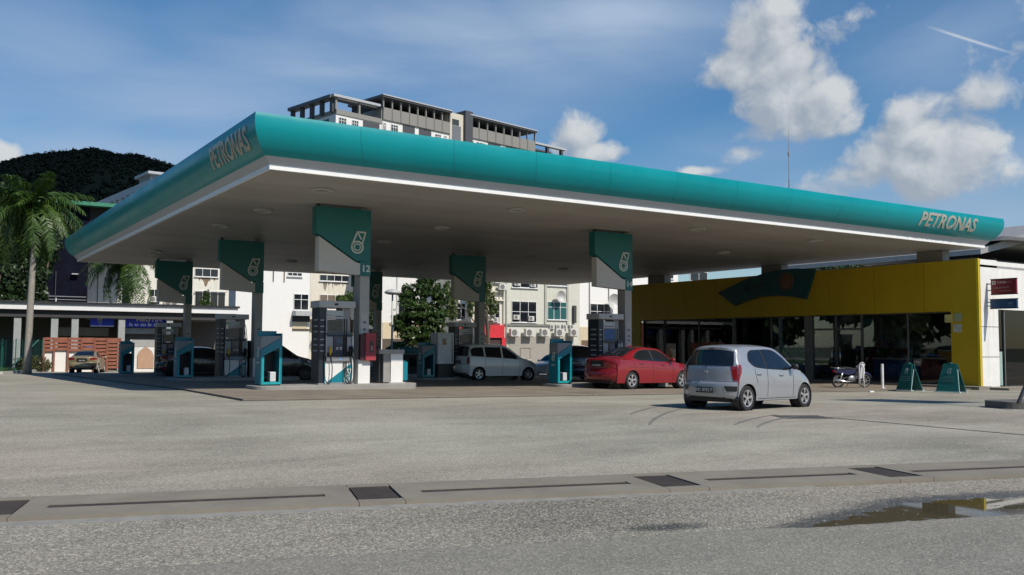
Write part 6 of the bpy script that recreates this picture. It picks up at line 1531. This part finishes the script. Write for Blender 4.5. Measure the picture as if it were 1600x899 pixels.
def tree(name, px, pb, Y, blobs_px, n, size, seed, label, mt, trunk=True, D=.6, grp=None):
    """blobs given as px, py, rx, ry in photograph pixels at depth Y"""
    q = PY(px, 540, Y); zg = g(q.x, Y)-.05; r = empty(name, (q.x, Y, zg), label=label, cat='tree' if trunk else 'shrub', group=grp); k = (q-CAM).dot(fwd)/F_PX
    bl = []
    for bx, by, rx, ry, dy in blobs_px: v = PY(bx, by, Y); bl.append((v.x-q.x, dy, v.z-zg, rx*k, D*(rx+ry)*k*.5/.6*.6, ry*k))
    if trunk:
        top = max(bl, key=lambda b: b[2]); MB().tube([(0,0,0),(.1,.05,top[2]*.35),(top[0]*.5,0,top[2]*.7),(top[0],0,top[2])], [.2,.15,.09,.03], 8).build('trunk', BARKD, r, smooth=True)
        lm = MB(); [lm.tube([(.05,0,top[2]*.25+.1*i),(b[0]*.5,b[1]*.5,b[2]*.75),(b[0],b[1],b[2])], [.08,.05,.02], 5) for i, b in enumerate(bl[:6])]; lm.build('limb', BARKD, r, smooth=True)
    else:
        lm = MB(); [lm.tube([(b[0]*.2,0,0),(b[0],b[1],b[2])], [.03,.012], 4) for b in bl]; lm.build('stem', BARKD, r)
    leafcloud(bl, n, size, seed, 'crown' if trunk else 'foliage', mt, r); return r
tree('leafy_tree', 655, 585, 60, [(664,450,20,16,0),(642,464,16,18,.5),(682,466,13,18,-.4),(655,486,27,20,0),(634,503,19,14,.6),(676,500,17,18,-.6),(648,524,26,15,0),(690,528,11,16,.3),(668,438,14,9,0),(624,508,10,9,.2),(694,488,8,10,.4),(668,522,20,16,-.5)], 12000, .15, 5, 'dense leafy green tree behind the counter, in front of the white block', LEAFT)
tree('garden_shrub', 632, 575, 58.5, [(622,545,16,12,0),(640,552,18,12,.2),(612,552,10,10,0)], 1600, .14, 9, 'light green shrub below the leafy tree beside the lamp post', leaf_mat('light_leaf', (.04,.10,.02), (.10,.20,.05)), False)
tree('creeper_tree', 762, 560, 70.5, [(762,440,8,22,0),(757,470,10,26,.3),(770,478,8,18,0),(706,480,9,24,0),(700,455,7,14,.2),(735,478,5,20,0),(756,425,6,12,0)], 3600, .16, 14, 'wispy creeper climbing the cream house above the red shopfront', leaf_mat('creeper_leaf', (.05,.09,.02), (.15,.18,.05)))
tree('balcony_shrub', 545, 500, 80, [(535,468,12,7,0),(548,464,10,8,0),(556,470,6,6,0)], 900, .14, 17, 'potted shrub along the ledge of the stained cream house', LEAFP, False)
tree('balcony_tree', 322, 500, 92, [(322,465,6,10,0),(318,474,7,6,0),(326,476,6,6,0)], 700, .15, 19, 'small bushy plant at the grilled window of the off white house', LEAFT, False)
tree('dim_shrub', 575, 520, 70, [(575,490,12,10,0),(582,500,10,8,0),(568,502,8,8,0)], 1100, .15, 21, 'dim shrub between pillar 12 and the farthest pillar', LEAFD, False)
for i, (px, Y, bl, lab) in enumerate(((8, 79, [(5,430,34,40,0),(30,455,26,40,.5),(-10,480,40,40,0),(45,420,18,30,0),(20,500,34,26,0)], 'dark broad tree filling the gap behind the tall palm trunk'), (60, 80, [(58,430,16,34,0),(70,400,18,26,.5),(60,470,12,30,0),(80,380,16,22,0)], 'dark narrow tree right of the palm trunk, before the dark building'), (-20, 78, [(-10,350,40,36,0),(10,320,26,30,0),(25,370,30,30,.5)], 'dark tree crown at the left edge below the hill'))):
    tree('shade_tree', px, 570, Y, bl, 6500, .2, 30+i, lab, LEAFD)
tree('hedge_shrub', 52, 582, G(52, 581).y, [(35,570,14,10,0),(52,568,16,12,.2),(68,570,12,10,0),(45,575,18,7,-.3)], 3200, .075, 41, 'trimmed reddish green hedge shrub at the foot of the palm', leaf_mat('hedge_leaf', (.05,.07,.02), (.16,.15,.05)), False)
for k, (px, rr_) in enumerate(((12, 10), (1320, 10), (1290, 9))): pass
for k, (px, Y, py, w) in enumerate(((1255, 75, 412, 30), (1300, 78, 412, 26), (1340, 74, 410, 24))): tree('roadside_tree', px, 560, Y, [(px, py+8, w, 18, 0), (px-12, py+22, w, 20, 0), (px+12, py+26, w, 20, 0)], 3500, .22, 50+k, ['tree glimpsed above the shop roof near the fan banner', 'middle tree glimpsed above the yellow shop roof', 'tree glimpsed above the shop roof, nearest the canopy corner'][k], LEAFT)
# plants inside the entrance at the right: shelves of pots behind the glass
for k, (px, lab) in enumerate(((1580, 'leafy plants in a trough behind the entrance glass at the right edge'),)):
    yq = YF0+3.2; q = PY(px, 560, yq); r = empty('plant_shelf', (q.x-.8, yq, z0+.1), label=lab, cat='plants'); b = MB()
    for z in (0.1, .62, 1.14): b.box(0, 4.2, -.2, .2, z, z+.22)
    b.build('trough', mat('trough_brown', (.14,.09,.05), .7), r); leafcloud([(x, 0, z, .32, .2, .17) for x in np.arange(.2, 4.2, .5) for z in (.42, .95, 1.5)], 2600, .07, 70, 'foliage', leaf_mat('light_leaf', (.04,.10,.02), (.10,.20,.05)), r)
# grass verge at far left
gp_ = [G(0, 585), G(78, 578), G(70, 560), G(0, 556)]
vx = MB(); A = [(gp_[0].x-12, gp_[0].y-1.5), (gp_[0].x, gp_[0].y), (gp_[1].x, gp_[1].y), (gp_[1].x+1.2, gp_[1].y+9), (gp_[0].x-14, gp_[1].y+12)]
cx_, cy_ = sum(a[0] for a in A)/5, sum(a[1] for a in A)/5; nn = 14; vs = [(cx_, cy_, g(cx_, cy_)+.13)]; fs = []
ring = []
for i in range(5):
    for k in range(6): t = k/6; a, b = A[i], A[(i+1) % 5]; ring.append((a[0]+(b[0]-a[0])*t, a[1]+(b[1]-a[1])*t))
vx.add([(cx_, cy_, g(cx_, cy_)+.12)]+[(x, y, g(x, y)+.12) for x, y in ring], [(0, 1+i, 1+(i+1) % 30) for i in range(30)]); vx.build('grass_verge', mat('grass_soil', (.05,.09,.02), .9, var=.3), kind='structure')
kb = MB()
for i in range(30):
    a, b = ring[i], ring[(i+1) % 30]; d = Vector((b[0]-a[0], b[1]-a[1])).normalized(); n = Vector((d.y, -d.x))*.14
    vs = [(a[0], a[1]), (b[0], b[1]), (b[0]+n.x, b[1]+n.y), (a[0]+n.x, a[1]+n.y)]; kb.add([(x, y, g(x, y)+.14) for x, y in vs]+[(x, y, g(x, y)-.1) for x, y in vs], [(0,3,2,1),(0,1,5,4),(2,3,7,6),(1,2,6,5),(3,0,4,7)])
kb.build('verge_kerb', mat('pale_kerb', (.5,.49,.46), .8, var=.1), kind='structure')
gb = MB(); rnd = random.Random(4)
for k in range(7000):
    i = rnd.randrange(30); t = rnd.random()**.5; s = rnd.random(); x = cx_+(ring[i][0]*(1-s)+ring[(i+1) % 30][0]*s-cx_)*t; y = cy_+(ring[i][1]*(1-s)+ring[(i+1) % 30][1]*s-cy_)*t; z = g(x, y)+.12; a = rnd.uniform(0, 6.28); hh = rnd.uniform(.06, .16); l = rnd.uniform(-.06, .06)
    gb.add([(x-.012*math.cos(a), y-.012*math.sin(a), z), (x+.012*math.cos(a), y+.012*math.sin(a), z), (x+l, y+l, z+hh)], [(0,1,2)])
gb.build('grass', leaf_mat('grass_blade', (.05,.12,.02), (.12,.22,.05)), kind='stuff')
# hill covered in forest
sil = [(-160,335),(-90,306),(-30,292),(10,276),(45,261),(80,253),(120,246),(165,243),(200,250),(240,257),(275,263),(330,280),(420,330),(520,400)]
HD = 620.0
def hz(x): return float(np.interp(x, [s[0] for s in sil], [s[1] for s in sil]))
vs = []; fs = []; nx, ny = 90, 16; hp = []
for j in range(ny+1):
    for i in range(nx+1):
        px = -160+680*i/nx; v = ray(px, hz(px)); q = CAM+v*HD; t = j/ny; base = Vector((q.x, q.y, -2)); depth = Vector((fwd.x, fwd.y, 0)).normalized()
        z = -2+(q.z+2)*math.sin(t*math.pi/2)**.9; off = depth*(-(1-t)*150); n = mnoise.fractal(Vector((px*.02, t*3, 0)), 1, 2, 4)*9*(1-t)*t*3
        P_ = Vector((base.x, base.y, z+n))+off; vs.append(P_); hp.append((px, t, P_))
for j in range(ny):
    for i in range(nx): a = j*(nx+1)+i; fs.append((a, a+1, a+nx+2, a+nx+1))
hb = MB(); hb.add(vs, fs); hb.build('hill', mat('hill_floor_shaded', (.002,.005,.005), .95, var=.3, vs=.05, spec=.05), smooth=True, kind='structure')  # floor colour darkened for cloud shadow, like the hill leaves
nr = np.random.RandomState(8); fvs = []; ffs = []
for k in range(6500):
    i = nr.randint(nx); j = min(ny-1, int((nr.rand()**.5)*ny)); s_, t = nr.rand(), nr.rand(); a = j*(nx+1)+i
    p_ = vs[a].lerp(vs[a+1], s_).lerp(vs[a+nx+1].lerp(vs[a+nx+2], s_), t); r_ = nr.uniform(.9, 2.2)
    d = nr.normal(size=(22, 3)); d /= np.linalg.norm(d, axis=1)[:, None]; P = np.array(p_)+np.array([0, 0, r_*.5])+d*np.array([r_, r_, r_*nr.uniform(.7, 1.4)])*nr.uniform(.6, 1, (22, 1))
    for c_, n_ in zip(P, d):
        a_ = np.cross(n_+np.array([0, 0, .5])+nr.normal(size=3)*.18, nr.normal(size=3)); a_ /= np.linalg.norm(a_); b_ = np.cross(n_+np.array([0, 0, .5]), a_); b_ /= np.linalg.norm(b_); q_ = len(fvs); e = r_*.36
        fvs += [tuple(c_-a_*e), tuple(c_-b_*e), tuple(c_+a_*e), tuple(c_+b_*e)]; ffs.append((q_, q_+1, q_+2, q_+3))
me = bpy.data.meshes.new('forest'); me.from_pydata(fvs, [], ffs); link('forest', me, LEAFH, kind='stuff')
# wood along the open side to the left, outside the picture: it is what the glass and the fascia mirror
bl = []
rw = random.Random(12)
for k in range(52): bl.append((-30+rw.uniform(-6, 2), -30+k*2.6, rw.uniform(2.5, 13), rw.uniform(2.5, 4.4), rw.uniform(2.5, 4.4), rw.uniform(2.5, 4.4)))
for k in range(46): t = k/45; bl.append((-30+28*t+rw.uniform(-4, 3), 100+90*t, rw.uniform(2, 14), rw.uniform(3.5, 5.5), rw.uniform(3.5, 5), rw.uniform(3, 5)))
o = leafcloud(bl, 42000, 1.0, 99, 'roadside_wood', LEAFD); o['kind'] = 'stuff'
